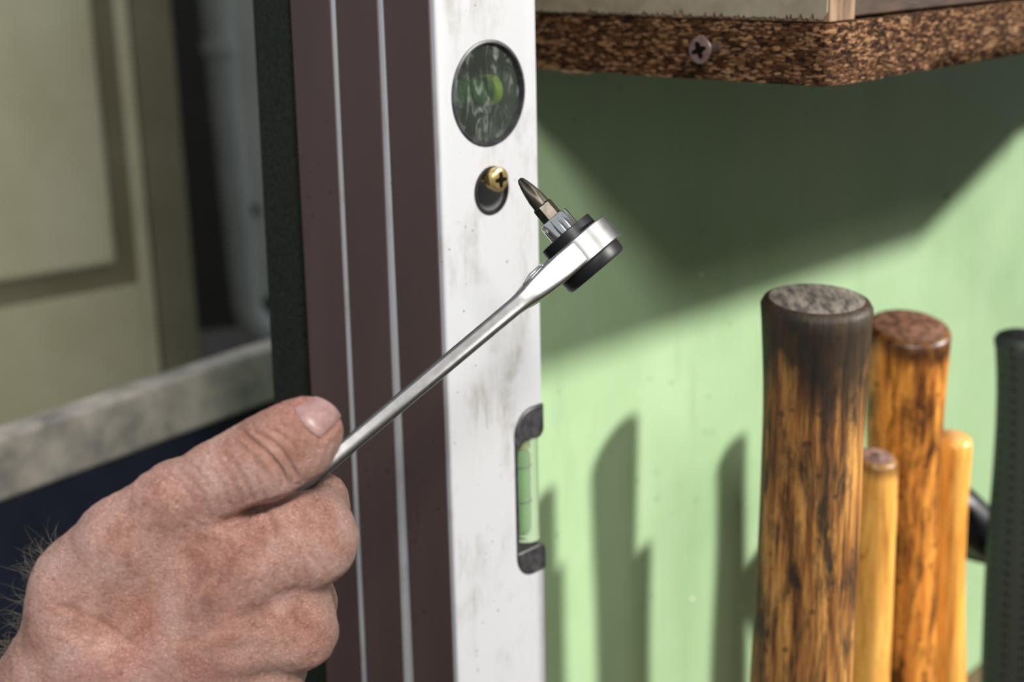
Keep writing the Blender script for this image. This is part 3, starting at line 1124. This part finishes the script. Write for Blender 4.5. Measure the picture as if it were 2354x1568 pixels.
V, Fc = wrench_body()
shaft = fix_normals(mesh_obj('shaft', V, Fc, M['satin'], wrench, True, angle=32))
ring = lathe('ratchet_head', HC, bdir, [(-.0042, .0108), (-.0045, .0112), (-.0045, .0136), (-.0041, .0141), (.0041, .0141), (.0045, .0136), (.0045, .0112), (.0042, .0108)], M['satin'], wrench, n=72, angle=25)
lathe('direction_disc', HC, bdir, [(-.0041, .0100), (-.0046, .0120), (-.0078, .0118), (-.0088, .0112), (-.0090, .0095), (-.0090, .001)], M['black_smooth'], wrench, n=56, angle=40, closed=True)['label'] = 'black plastic disc under the head'
lathe('bit_side_disc', HC, bdir, [(.0041, .0098), (.0044, .0102), (.0080, .0101), (.0083, .0097), (.0083, .001)], M['black_smooth'], wrench, n=56, angle=40)['label'] = 'black plastic disc on the bit side'
lathe('bit_holder', HC, bdir, [(.0080, .0050), (.0083, .0055), (.0142, .0055), (.0147, .0051), (.0147, .0040)], M['chrome'], wrench, n=72, angle=50, mod=lambda th, h: 1 - .10 * max(0, math.cos(9 * th)) ** 2)
# raised lip of the neck
V, Fc = tube([wpt(x, .0044 + dz, c) for x, dz, c in ((.016, .0, .0062), (.020, .0002, .0058), (.024, .0, .0046), (.0275, -.0008, .0034))], [.0004, .0008, .0009, .0004], 8)
mesh_obj('neck_lip', V, Fc, M['chrome'], wrench, True)

# bit
ax, bu, bv = perp(bdir)
bit = empty('screwdriver_bit', HC + bdir * .0146)
tag(bit, 'dark steel cross-head screwdriver bit in the ratchet', 'screwdriver bit')
hx = .00635 / 2 / math.cos(pi / 6)
o = lathe('hex_shank', HC, bdir, [(.0149, hx * .9), (.0149, hx), (.0200, hx), (.0206, hx * .88)], M['bit'], bit, n=6, smooth=False)


def flute(th, h):
    k = min(1, max(0, (h - .0232) / .007))
    c = abs(math.cos(2 * (th + .25)))
    return 1 - .62 * k * (1 - c) ** .8


lathe('cross_tip', HC, bdir, [(.0204, .0030), (.0212, .0030), (.0235, .0030), (.0255, .0029), (.0275, .0026), (.0295, .0021), (.0312, .0015), (.0320, .0009), (.0321, .0003)], M['bit'], bit, n=64, mod=flute, angle=35)

# ------------------------------------------------------------------ the hand
def cm(px, py, d):
    """pixel + depth in mm -> camera space mm (right, down, depth)"""
    return np.array([(px - PW / 2) * d / F, (py - PH / 2) * d / F, d])


def cw(p):
    p = np.asarray(p) / 1000.0
    return p[..., 0:1] * RT - p[..., 1:2] * UPV + p[..., 2:3] * FWD


def rcone(X, a, b, r1, r2):
    """rounded cone between two spheres (close enough: linear radius)"""
    ba = b - a
    t = np.clip(((X - a) @ ba) / (ba @ ba), 0, 1)
    d = np.sqrt((((X - a) - t[:, None] * ba) ** 2).sum(1))
    return d - (r1 + (r2 - r1) * t)


def smin(a, b, k):
    h = np.clip(.5 + .5 * (b - a) / k, 0, 1)
    return b + (a - b) * h - k * h * (1 - h)


def chain(X, pts, k=3.0):
    d = None
    for p, q in zip(pts[:-1], pts[1:]):
        e = rcone(X, cm(*p[:3]), cm(*q[:3]), p[3], q[3])
        d = e if d is None else smin(d, e, k)
    return d


def ell(X, c, r):
    q = (X - c) / r
    k0 = np.sqrt((q ** 2).sum(1))
    k1 = np.sqrt(((q / r) ** 2).sum(1)) + 1e-9
    return k0 * (k0 - 1) / k1


TO = 4
THUMB = [(714, 986, 396 + TO, 8.9), (674, 1015, 396 + TO, 10.6), (607, 1056, 397 + TO, 11.3), (515, 1092, 399 + TO, 10.0), (405, 1160, 403 + TO, 11.6), (290, 1243, 406 + TO, 12.8), (192, 1338, 413 + TO, 14.2)]
INDEX = [(285, 1475, 417, 13.5), (500, 1350, 412, 11.8), (722, 1240, 413, 11.4), (722, 1158, 440, 10.2), (690, 1160, 458, 9.6), (600, 1190, 462, 9.0), (545, 1215, 452, 8.0)]
MIDDLE = [(300, 1530, 417, 13), (520, 1470, 414, 11), (690, 1452, 418, 9.8), (700, 1385, 452, 9.6), (660, 1330, 472, 9.4), (570, 1330, 470, 8.6), (520, 1345, 456, 8)]
RING = [(320, 1600, 423, 13), (500, 1570, 420, 11), (610, 1568, 425, 10.2), (640, 1500, 460, 9.4), (600, 1450, 480, 9), (520, 1450, 475, 8.4), (470, 1460, 460, 8)]
PINKY = [(345, 1685, 432, 12), (450, 1680, 430, 10.5), (520, 1690, 433, 9.4), (545, 1630, 462, 8.4), (510, 1580, 480, 8), (450, 1580, 472, 7.4), (420, 1590, 460, 7)]
RADIUS = [(192, 1455, 419, 15.8), (60, 1665, 428, 16.6), (-150, 2000, 450, 20)]
ULNA = [(400, 1650, 428, 15.5), (260, 1880, 438, 16.5), (60, 2200, 460, 20)]
FIRST_DI = [(470, 1335, 416, 12.5), (560, 1278, 412, 12.8), (650, 1236, 411.5, 11.2)]


def hand_sdf(X):
    th = chain(X, THUMB, 4)
    # flatten the thumb pad and broaden its tip
    th = smin(th, ell(X, cm(688, 1010, 397 + TO), np.array([10.8, 10.2, 8.8])), 3)
    back = chain(X, INDEX, 3)
    back = smin(back, chain(X, FIRST_DI, 4), 7)
    mid_ = chain(X, MIDDLE, 3)
    rg = chain(X, RING, 3)
    pk = chain(X, PINKY, 3)
    back = smin(back, rcone(X, cm(470, 1420, 420), cm(668, 1352, 422), 12.5, 11.6), 6)
    d = smin(back, mid_, 6.0)
    d = smin(d, rg, 5.0)
    d = smin(d, pk, 5.0)
    # extra knuckle mass
    d = smin(d, ell(X, cm(722, 1240, 414), np.array([11.6, 13.0, 12.0])), 4)
    d = smin(d, ell(X, cm(690, 1452, 420), np.array([9.8, 10.5, 11.0])), 4)
    # palm and carpus
    palm = rcone(X, cm(330, 1530, 440), cm(580, 1420, 442), 18, 15)
    d = smin(d, palm, 12)
    d = smin(d, rcone(X, cm(420, 1640, 440), cm(560, 1560, 444), 16, 13), 12)
    wrist = smin(chain(X, RADIUS, 6), chain(X, ULNA, 6), 16)
    wrist = smin(wrist, rcone(X, cm(290, 1545, 432), cm(70, 1850, 446), 18, 22), 14)
    d = smin(d, wrist, 14)
    # thumb joins the hand: thick web near its base, a crease towards its tip
    tpos = ((X - cm(405, 1160, 403)) @ (cm(714, 985, 396) - cm(405, 1160, 403))) / ((cm(714, 985, 396) - cm(405, 1160, 403)) ** 2).sum()
    k = np.clip(9 - 22 * tpos, 0.7, 13)
    d = smin(d, th, k)
    return np.maximum(d, np.maximum(X[:, 1] - 153.0, -201.0 - X[:, 0]))


def surface_nets(fn, lo, hi, h):
    nx, ny, nz = [int(math.ceil((b - a) / h)) + 1 for a, b in zip(lo, hi)]
    gx = lo[0] + h * np.arange(nx); gy = lo[1] + h * np.arange(ny); gz = lo[2] + h * np.arange(nz)
    D = np.empty((nx, ny, nz))
    for i in range(0, nx, 8):
        A = np.stack(np.meshgrid(gx[i:i + 8], gy, gz, indexing='ij'), -1).reshape(-1, 3)
        D[i:i + 8] = fn(A).reshape(-1, ny, nz)
    sgn = D < 0
    c = np.zeros((nx - 1, ny - 1, nz - 1), int)
    for a in (0, 1):
        for b in (0, 1):
            for e in (0, 1):
                c += sgn[a:nx - 1 + a, b:ny - 1 + b, e:nz - 1 + e]
    act = (c > 0) & (c < 8)
    idx = -np.ones(act.shape, int)
    ii = np.argwhere(act)
    idx[tuple(ii.T)] = np.arange(len(ii))
    acc = np.zeros((len(ii), 3)); cnt = np.zeros(len(ii))
    corners = [(a, b, e) for a in (0, 1) for b in (0, 1) for e in (0, 1)]
    for p in corners:
        for ax_ in range(3):
            if p[ax_] == 1: continue
            q = list(p); q[ax_] = 1
            da = D[ii[:, 0] + p[0], ii[:, 1] + p[1], ii[:, 2] + p[2]]
            db = D[ii[:, 0] + q[0], ii[:, 1] + q[1], ii[:, 2] + q[2]]
            m = (da < 0) != (db < 0)
            t = np.where(m, da / np.where(m, da - db, 1), 0)
            pt = np.tile(np.array(p, float), (len(ii), 1)); pt[:, ax_] += t
            acc[m] += pt[m]; cnt[m] += 1
    V = np.array(lo) + h * (ii + acc / cnt[:, None])
    quads = []
    for ax_ in range(3):
        o1, o2 = [k for k in range(3) if k != ax_]
        sl_a = [slice(None)] * 3; sl_b = [slice(None)] * 3
        sl_a[ax_] = slice(0, -1); sl_b[ax_] = slice(1, None)
        cr = sgn[tuple(sl_a)] != sgn[tuple(sl_b)]
        e = np.argwhere(cr)
        sh = D.shape
        ok = (e[:, o1] > 0) & (e[:, o2] > 0) & (e[:, o1] < sh[o1] - 1) & (e[:, o2] < sh[o2] - 1)
        e = e[ok]
        neg = sgn[tuple(e.T)]
        def cell(d1, d2):
            q = e.copy(); q[:, o1] += d1; q[:, o2] += d2
            return idx[tuple(q.T)]
        Q = np.stack([cell(-1, -1), cell(0, -1), cell(0, 0), cell(-1, 0)], 1)
        flip = neg if ax_ != 1 else ~neg
        Q[~flip] = Q[~flip][:, ::-1]
        quads.append(Q)
    return V, np.concatenate(quads)


lo = cm(-20, 900, 380) * 1.0
lo = np.array([-205.0, 9.0, 380.0]); hi = np.array([-38.0, 156.0, 494.0])
HV, HQ = surface_nets(hand_sdf, lo, hi, 1.05)
me = bpy.data.meshes.new('hand_tmp')
me.from_pydata(HV.tolist(), [], HQ.tolist())
tmp = link(bpy.data.objects.new('hand_tmp', me))
sm = tmp.modifiers.new('s', 'SMOOTH'); sm.factor = .5; sm.iterations = 2
sb = tmp.modifiers.new('sub', 'SUBSURF'); sb.levels = 1; sb.render_levels = 1
dg = bpy.context.evaluated_depsgraph_get()
me2 = bpy.data.meshes.new_from_object(tmp.evaluated_get(dg))
bpy.data.objects.remove(tmp)
nv = len(me2.vertices)
co = np.empty(nv * 3); me2.vertices.foreach_get('co', co); co = co.reshape(-1, 3)
eps = .4
G = np.stack([hand_sdf(co + eps * np.eye(3)[k]) - hand_sdf(co - eps * np.eye(3)[k]) for k in range(3)], 1)
G /= np.linalg.norm(G, axis=1)[:, None] + 1e-9
pxv = PW / 2 + F * co[:, 0] / co[:, 2]
pyv = PH / 2 + F * co[:, 1] / co[:, 2]
facing = np.clip(-(G * (co / np.linalg.norm(co, axis=1)[:, None])).sum(1) * 2.2, 0, 1)


def polydist(pts):
    pts = np.array(pts, float)
    # smooth the polyline a little
    for _ in range(2):
        q = [pts[0]]
        for a, b in zip(pts[:-1], pts[1:]): q += [a * .75 + b * .25, a * .25 + b * .75]
        q.append(pts[-1]); pts = np.array(q)
    best = np.full(nv, 1e9); side = np.zeros(nv); tt = np.zeros(nv)
    X = np.stack([pxv, pyv], 1)
    seg = np.linalg.norm(np.diff(pts, axis=0), axis=1); cum = np.concatenate([[0], np.cumsum(seg)])
    for i, (a, b) in enumerate(zip(pts[:-1], pts[1:])):
        ab = b - a
        t = np.clip(((X - a) @ ab) / (ab @ ab), 0, 1)
        dd = np.linalg.norm(X - a - t[:, None] * ab, axis=1)
        s = np.sign(ab[0] * (X[:, 1] - a[1]) - ab[1] * (X[:, 0] - a[0]))
        m = dd < best
        best[m] = dd[m]; side[m] = s[m]; tt[m] = (cum[i] + t[m] * seg[i]) / cum[-1]
    return best, side, tt


disp = np.zeros(nv)


def groove(pts, depth, sig, taper=True, bulge=0.4):
    d, s, t = polydist(pts)
    w = np.clip(np.minimum(t, 1 - t) * 6, 0, 1) if taper else 1
    w = np.where((t <= 0) | (t >= 1), np.where(d < sig * 2, .3, 0), w)
    disp[:] += facing * w * (-depth * np.exp(-(d / sig) ** 2) + bulge * depth * np.exp(-((d - 2.2 * sig) / (1.2 * sig)) ** 2))


def ridge(pts, height, sig):
    d, s, t = polydist(pts)
    w = np.clip(np.minimum(t, 1 - t) * 5, 0, 1)
    disp[:] += facing * w * height * np.exp(-(d / sig) ** 2)


def dent(px, py, depth, rx, ry, ang=0):
    c_, s_ = math.cos(ang), math.sin(ang)
    x = (pxv - px) * c_ + (pyv - py) * s_
    y = -(pxv - px) * s_ + (pyv - py) * c_
    disp[:] -= facing * depth * np.exp(-(x / rx) ** 2 - (y / ry) ** 2)


# thumb knuckle folds
groove([(546, 982), (578, 1012), (618, 1045), (648, 1080), (662, 1122)], 1.35, 7)
groove([(566, 980), (606, 1000), (645, 1035), (672, 1078), (684, 1110)], 1.15, 6.5)
groove([(600, 980), (648, 1000), (676, 1030), (692, 1075)], 0.8, 6)
groove([(640, 965), (668, 988), (690, 1018), (700, 1045)], 0.4, 6)
groove([(533, 1000), (560, 1035), (596, 1072), (620, 1110)], 0.22, 6)
ridge([(556, 975), (598, 1020), (640, 1065), (664, 1110)], 0.35, 8)
for k in range(9):
    x0 = 300 + k * 27
    groove([(x0 + 40, 1085 - k * 9), (x0 + 85, 1110 - k * 6), (x0 + 112, 1150 - k * 3), (x0 + 122, 1195 - k * 4)], 0.14 + .08 * random.random(), 6)
# crease between thumb and first web muscle, and folds in the web
groove([(690, 1128), (645, 1152), (595, 1168), (552, 1192), (505, 1214), (478, 1218)], 1.7, 8, bulge=.15)
groove([(606, 1170), (622, 1200), (632, 1240)], 0.55, 8)
groove([(648, 1168), (690, 1190), (728, 1212), (760, 1250)], 0.50, 10)
groove([(655, 1175), (680, 1215), (712, 1265), (730, 1310)], 0.40, 9)
groove([(570, 1182), (560, 1215), (556, 1250)], 0.30, 8)
groove([(690, 1250), (702, 1300), (700, 1350)], 0.30, 9)
for k in range(6):
    groove([(430 + k * 16, 1195 + k * 6), (455 + k * 14, 1215 + k * 7), (470 + k * 12, 1245 + k * 6)], 0.22, 5)
# hollows between the metacarpals, snuffbox, tendons and veins
dent(428, 1236, 1.9, 55, 95, math.radians(48))
dent(300, 1400, 3.6, 60, 125, math.radians(48))
dent(232, 1452, 2.2, 85, 50, math.radians(35))
dent(640, 1380, 1.2, 60, 32, math.radians(-20))
dent(745, 1392, .8, 40, 26, 0)
dent(560, 1500, .9, 80, 28, math.radians(-10))
dent(140, 1330, .5, 30, 70, math.radians(30))
ridge([(290, 1450), (420, 1395), (560, 1330), (690, 1265)], 0.55, 20)
ridge([(330, 1520), (480, 1480), (640, 1452)], 0.45, 16)
ridge([(150, 1300), (240, 1232), (340, 1165), (440, 1110)], 0.45, 24)
ridge([(360, 1330), (430, 1300), (520, 1320), (590, 1300)], 0.30, 9)
groove([(115, 1385), (165, 1405), (230, 1440), (290, 1478), (330, 1500)], 0.55, 7)
groove([(60, 1440), (130, 1440), (200, 1480), (270, 1530)], 0.25, 8)
# nail bed and the fold round the nail
NAIL = [(724, 909), (700, 921), (676, 938), (686, 968), (708, 996), (735, 1010), (760, 992), (786, 962)]
groove(NAIL, 0.60, 5.5, taper=False, bulge=.55)
dent(732, 958, .55, 42, 42)
# fine irregularity
def vnoise(X, sc, seed):
    r = np.random.default_rng(seed)
    out = np.zeros(len(X))
    for _ in range(14):
        k = r.normal(size=3); k *= 2 * pi / sc / np.linalg.norm(k) * r.uniform(.7, 1.4)
        out += np.sin(X @ k + r.uniform(0, 6.28))
    return out / 14 ** .5
disp += .13 * vnoise(co, 9.0, 1) + .06 * vnoise(co, 4.0, 2) + .035 * vnoise(co, 2.0, 3)
co2 = co + G * disp[:, None]
wco = cw(co2)
horg = wco[np.argmin(wco[:, 2])]
org = cw(cm(180, 1560, 425.0)[None])[0]
me2.vertices.foreach_set('co', (wco - org).ravel())
me2.update()
bm = bmesh.new(); bm.from_mesh(me2)
bmesh.ops.recalc_face_normals(bm, faces=bm.faces)
bm.to_mesh(me2); bm.free()
me2.polygons.foreach_set('use_smooth', [True] * len(me2.polygons))
me2.materials.clear(); me2.materials.append(M['skin'])
person = link(bpy.data.objects.new('person', me2))
me2.name = 'person'
person.location = tuple(org)
tag(person, 'bare right hand gripping the ratchet, thumb on top, back of the hand in view', 'person')


# thumbnail: a curved plate laid on the thumb
def depth_on_hand(px, py):
    d = np.full(len(px), 380.0)
    for _ in range(60):
        X = np.stack([(px - PW / 2) * d / F, (py - PH / 2) * d / F, d], 1)
        d = d + np.clip(hand_sdf(X), -2, 4) * .8
    return d


A_, B_, C_, D_ = np.array((677, 939.)), np.array((736, 1006.)), np.array((784, 957.)), np.array((725, 911.))
nu, nvv = 17, 15
Pn = []
for j in range(nvv):
    v = j / (nvv - 1)              # cuticle -> free edge
    for i in range(nu):
        u = i / (nu - 1)
        a = A_ * (1 - u) + B_ * u
        b = D_ * (1 - u) + C_ * u
        q = a * (1 - v) + b * v
        axis = (C_ + D_ - A_ - B_) / 2
        bow = 4 * u * (1 - u)
        q = q + axis / np.linalg.norm(axis) * (bow * (9 * v * v) - (1 - v) ** 3 * bow * 7)
        Pn.append(q)
Pn = np.array(Pn)
dn = depth_on_hand(Pn[:, 0], Pn[:, 1])
# smooth the depth to a plate and lift it slightly
uu = np.tile(np.linspace(-1, 1, nu), nvv); vv = np.repeat(np.linspace(0, 1, nvv), nu)
Am = np.stack([np.ones_like(uu), uu, vv, uu * uu, vv * vv, uu * vv], 1)
ok = (np.abs(uu) < .95) & (vv < .92)
coef = np.linalg.lstsq(Am[ok], dn[ok], rcond=None)[0]
dp = Am @ coef
dp = np.minimum(dp - .55, dn - .25) + .45 * np.abs(uu) ** 6 + .35 * (1 - vv) ** 10
X = np.stack([(Pn[:, 0] - PW / 2) * dp / F, (Pn[:, 1] - PH / 2) * dp / F, dp], 1)
Xb = X.copy(); Xb[:, 2] += .7
Vn = np.concatenate([cw(X), cw(Xb)])
Fc = []
NN = nu * nvv
for j in range(nvv - 1):
    for i in range(nu - 1):
        a = j * nu + i
        Fc.append((a, a + 1, a + 1 + nu, a + nu)); Fc.append((a + NN, a + nu + NN, a + 1 + nu + NN, a + 1 + NN))
bd = [i for i in range(nu)] + [j * nu + nu - 1 for j in range(1, nvv)] + [(nvv - 1) * nu + i for i in range(nu - 2, -1, -1)] + [j * nu for j in range(nvv - 2, 0, -1)]
for a, b in zip(bd, bd[1:] + bd[:1]): Fc.append((a, b, b + NN, a + NN))
nail = fix_normals(mesh_obj('thumbnail', Vn, Fc, M['nail'], person, True, angle=50))
nail['label'] = 'pink worn thumbnail'

# hairs on the wrist edge and on the finger
V, Fc = [], []


def add_hair(p0, d0, L, r, curl):
    d = d0 / np.linalg.norm(d0)
    pts = [p0.copy()]
    k = np.array([rng.normal(), rng.normal(), rng.normal() * .5]) * curl
    for _ in range(7):
        d = d + k * .28 + rng.normal(size=3) * .05
        d /= np.linalg.norm(d)
        pts.append(pts[-1] + d * L / 7)
    v, f = tube([cw(np.array(p)[None])[0] for p in pts], [r * x / 1000 for x in (1, 1, 1, .9, .8, .7, .5, .3)], 4)
    o_ = len(V)
    V.extend(v); Fc.extend([tuple(i + o_ for i in q) for q in f])


cand = np.where((pxv < 130) & (pyv > 1230) & (pyv < 1540) & (np.abs(G[:, 2]) < .75) & (G[:, 0] < -.2))[0]
for i in rng.choice(cand, min(150, len(cand)), replace=False):
    n_ = G[i]
    add_hair(co2[i] - n_ * .3, n_ * 1.0 + np.array([-.5, -.35, .1]) + rng.normal(size=3) * .35, rng.uniform(5, 11), .05, .9)
cand = np.where((pxv > 790) & (pyv > 1150) & (pyv < 1300) & (G[:, 0] > .4))[0]
for i in rng.choice(cand, min(26, len(cand)), replace=False):
    n_ = G[i]
    add_hair(co2[i] - n_ * .3, n_ * .45 + np.array([.05, .9, .1]) + rng.normal(size=3) * .2, rng.uniform(2.5, 5), .04, .5)
cand = np.where((pxv > 600) & (pyv > 1540) & (G[:, 1] > .3) & (G[:, 2] < .6))[0]
for i in rng.choice(cand, min(22, len(cand)), replace=False):
    n_ = G[i]
    add_hair(co2[i] - n_ * .3, n_ * .8 + np.array([.7, .1, .1]) + rng.normal(size=3) * .25, rng.uniform(3, 7), .045, .8)
cand = np.where((facing > .6) & (pxv < 720) & (pxv > 40) & (pyv > 1100))[0]
for i in rng.choice(cand, min(160, len(cand)), replace=False):
    n_ = G[i]
    add_hair(co2[i] - n_ * .1, n_ * .28 + np.array([.75, -.45, .0]) + rng.normal(size=3) * .2, rng.uniform(2, 4.5), .022, .35)
hair = mesh_obj('hair', V, Fc, M['hair'], person, True)
hair['kind'] = 'stuff'

# ------------------------------------------------------------------ background on the left
# cream cabinet with a panelled door
ca, cb2 = P(-120, 500, 1.95), P(475, 500, 2.19)
ca[2] = 0; cb2[2] = 0
cx = (cb2 - ca) / np.linalg.norm(cb2 - ca)
cy = np.array([-cx[1], cx[0], 0])


def on_cab(px, py, off=0.0):
    r_ = ray(px, py)
    q = r_ * (((ca + cy * off) @ cy) / (r_ @ cy))
    return (q - ca) @ cx, q[2]


XE = on_cab(440, 600)[0]
XD = on_cab(345, 600)[0]
XP = on_cab(262, 590)[0]
XG = on_cab(318, 640)[0]
ZPb = on_cab(262, 606)[1]
ZGb = on_cab(300, 655)[1]
cab = empty('cabinet', ca + cx * .2 + ZV * FLOOR_Z)
tag(cab, 'blurred cream cabinet with a panelled door, behind the hand', 'cabinet')
CT = 0.9


def cbox(name, x, y, z, mat, parent, bev=0):
    o = mesh_obj(name, *frame_box(ca, cx, cy, ZV, x, y, z), mat, parent)
    fix_normals(o)
    if bev: bevel(o, bev, 2)
    return o


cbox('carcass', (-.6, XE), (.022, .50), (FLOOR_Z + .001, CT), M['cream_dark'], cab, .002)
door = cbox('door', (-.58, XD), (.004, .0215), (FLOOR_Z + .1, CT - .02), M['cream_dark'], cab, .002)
cbox('door_frame', (XG, XD - .001), (-.008, .0039), (FLOOR_Z + .1, CT - .02), M['cream_paint'], cab, .003)
cbox('door_rail', (-.58, XG - .0005), (-.008, .0039), (FLOOR_Z + .1, ZGb), M['cream_paint'], cab, .003)
cbox('door_panel', (-.55, XP), (-.014, .0039), (ZPb, CT - .1), M['cream_paint'], cab, .012)
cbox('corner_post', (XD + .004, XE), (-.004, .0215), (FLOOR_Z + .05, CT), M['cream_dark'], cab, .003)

# pipe with an elbow and a white switch cabinet behind it
pd = 2.55
zc = P(530, 700, pd)[2]
p_top = P(470, -260, pd * .955)
p_bot = P(566, 690, pd)
p_top = np.array([p_bot[0] - .045, p_bot[1], .9])
rp = .026
path = [p_top + (p_bot - p_top) * k / 10 for k in range(11)]
ctr = p_bot + np.array([.07, 0, 0])
path += [ctr + np.array([-.07 * math.cos(a), 0, -.07 * math.sin(a)]) for a in np.linspace(.2, pi / 2, 7)]
path += [ctr + np.array([.08 * k, 0, -.07]) for k in (1, 2, 5)]
pipe = empty('drain_pipe', path[-1])
tag(pipe, 'grey painted pipe with a bend at its foot, left of the black board end', 'pipe')
V, Fc = tube(path, rp, 20)
mesh_obj('pipe', V, Fc, M['pipe'], pipe, True)
for z_ in (.35, -.18):
    c_ = p_top + (p_bot - p_top) * ((p_top[2] - z_) / (p_top[2] - p_bot[2]))
    lathe('pipe_clip', c_, p_bot - p_top, [(-.012, rp + .001), (-.011, rp + .006), (.011, rp + .006), (.012, rp + .001)], M['pipe'], pipe, n=24)
q0 = P(585, 330, 2.75)
bx0 = P(548, 330, 2.75)
wb_ = empty('switch_box', (bx0[0] + .15, bx0[1], -.42))
tag(wb_, 'off-white wall box behind the grey pipe', 'box')
zlow = P(590, 720, 2.75)[2]
o = mesh_obj('housing', *frame_box((bx0[0], bx0[1], 0), RT0, np.array([0, 1.0, 0]), ZV, (0, .32), (0, .14), (zlow, .62)), M['offwhite'], wb_)
fix_normals(o); bevel(o, .015, 3)
zk = P(560, 490, 2.75)[2]
lathe('lock', (bx0[0] + .016, bx0[1] - .0005, zk), (0, -1, 0), [(0, .013), (.006, .013), (.009, .009)], M['black_plastic'], wb_, n=20)

# bench back with a pale rail and navy padding
A0 = P(-10, 1003, 0.90)
zr = A0[2]
A1 = on_z(640, 788, zr)
bx = (A1 - A0) / np.linalg.norm(A1 - A0); bx[2] = 0; bx /= np.linalg.norm(bx)
by = np.array([-bx[1], bx[0], 0])
Lb = np.linalg.norm(A1 - A0)
bench = empty('bench', A0 + bx * .1 + ZV * (FLOOR_Z - zr))
tag(bench, 'navy blue padded bench back with mottled grey top rail, behind the hand', 'bench')


def bbox(name, x, y, z, mat, bev):
    o = mesh_obj(name, *frame_box(A0, bx, by, ZV, x, y, z), mat, bench)
    fix_normals(o); bevel(o, bev, 3)
    return o


bbox('top_rail', (-.45, Lb + .04), (-.004, .018), (-.043, 0), M['mottled'], .004)
bbox('back_pad', (-.44, Lb + .03), (0, .016), (-.60, -.0435), M['navy'], .004)
for x in (-.44, Lb - .01):
    bbox('leg', (x, x + .04), (.0165, .05), (FLOOR_Z - zr + .001, -.05), M['mottled'], .003)
bbox('stretcher', (-.44, Lb + .03), (.017, .04), (-.62, -.58), M['mottled'], .003)
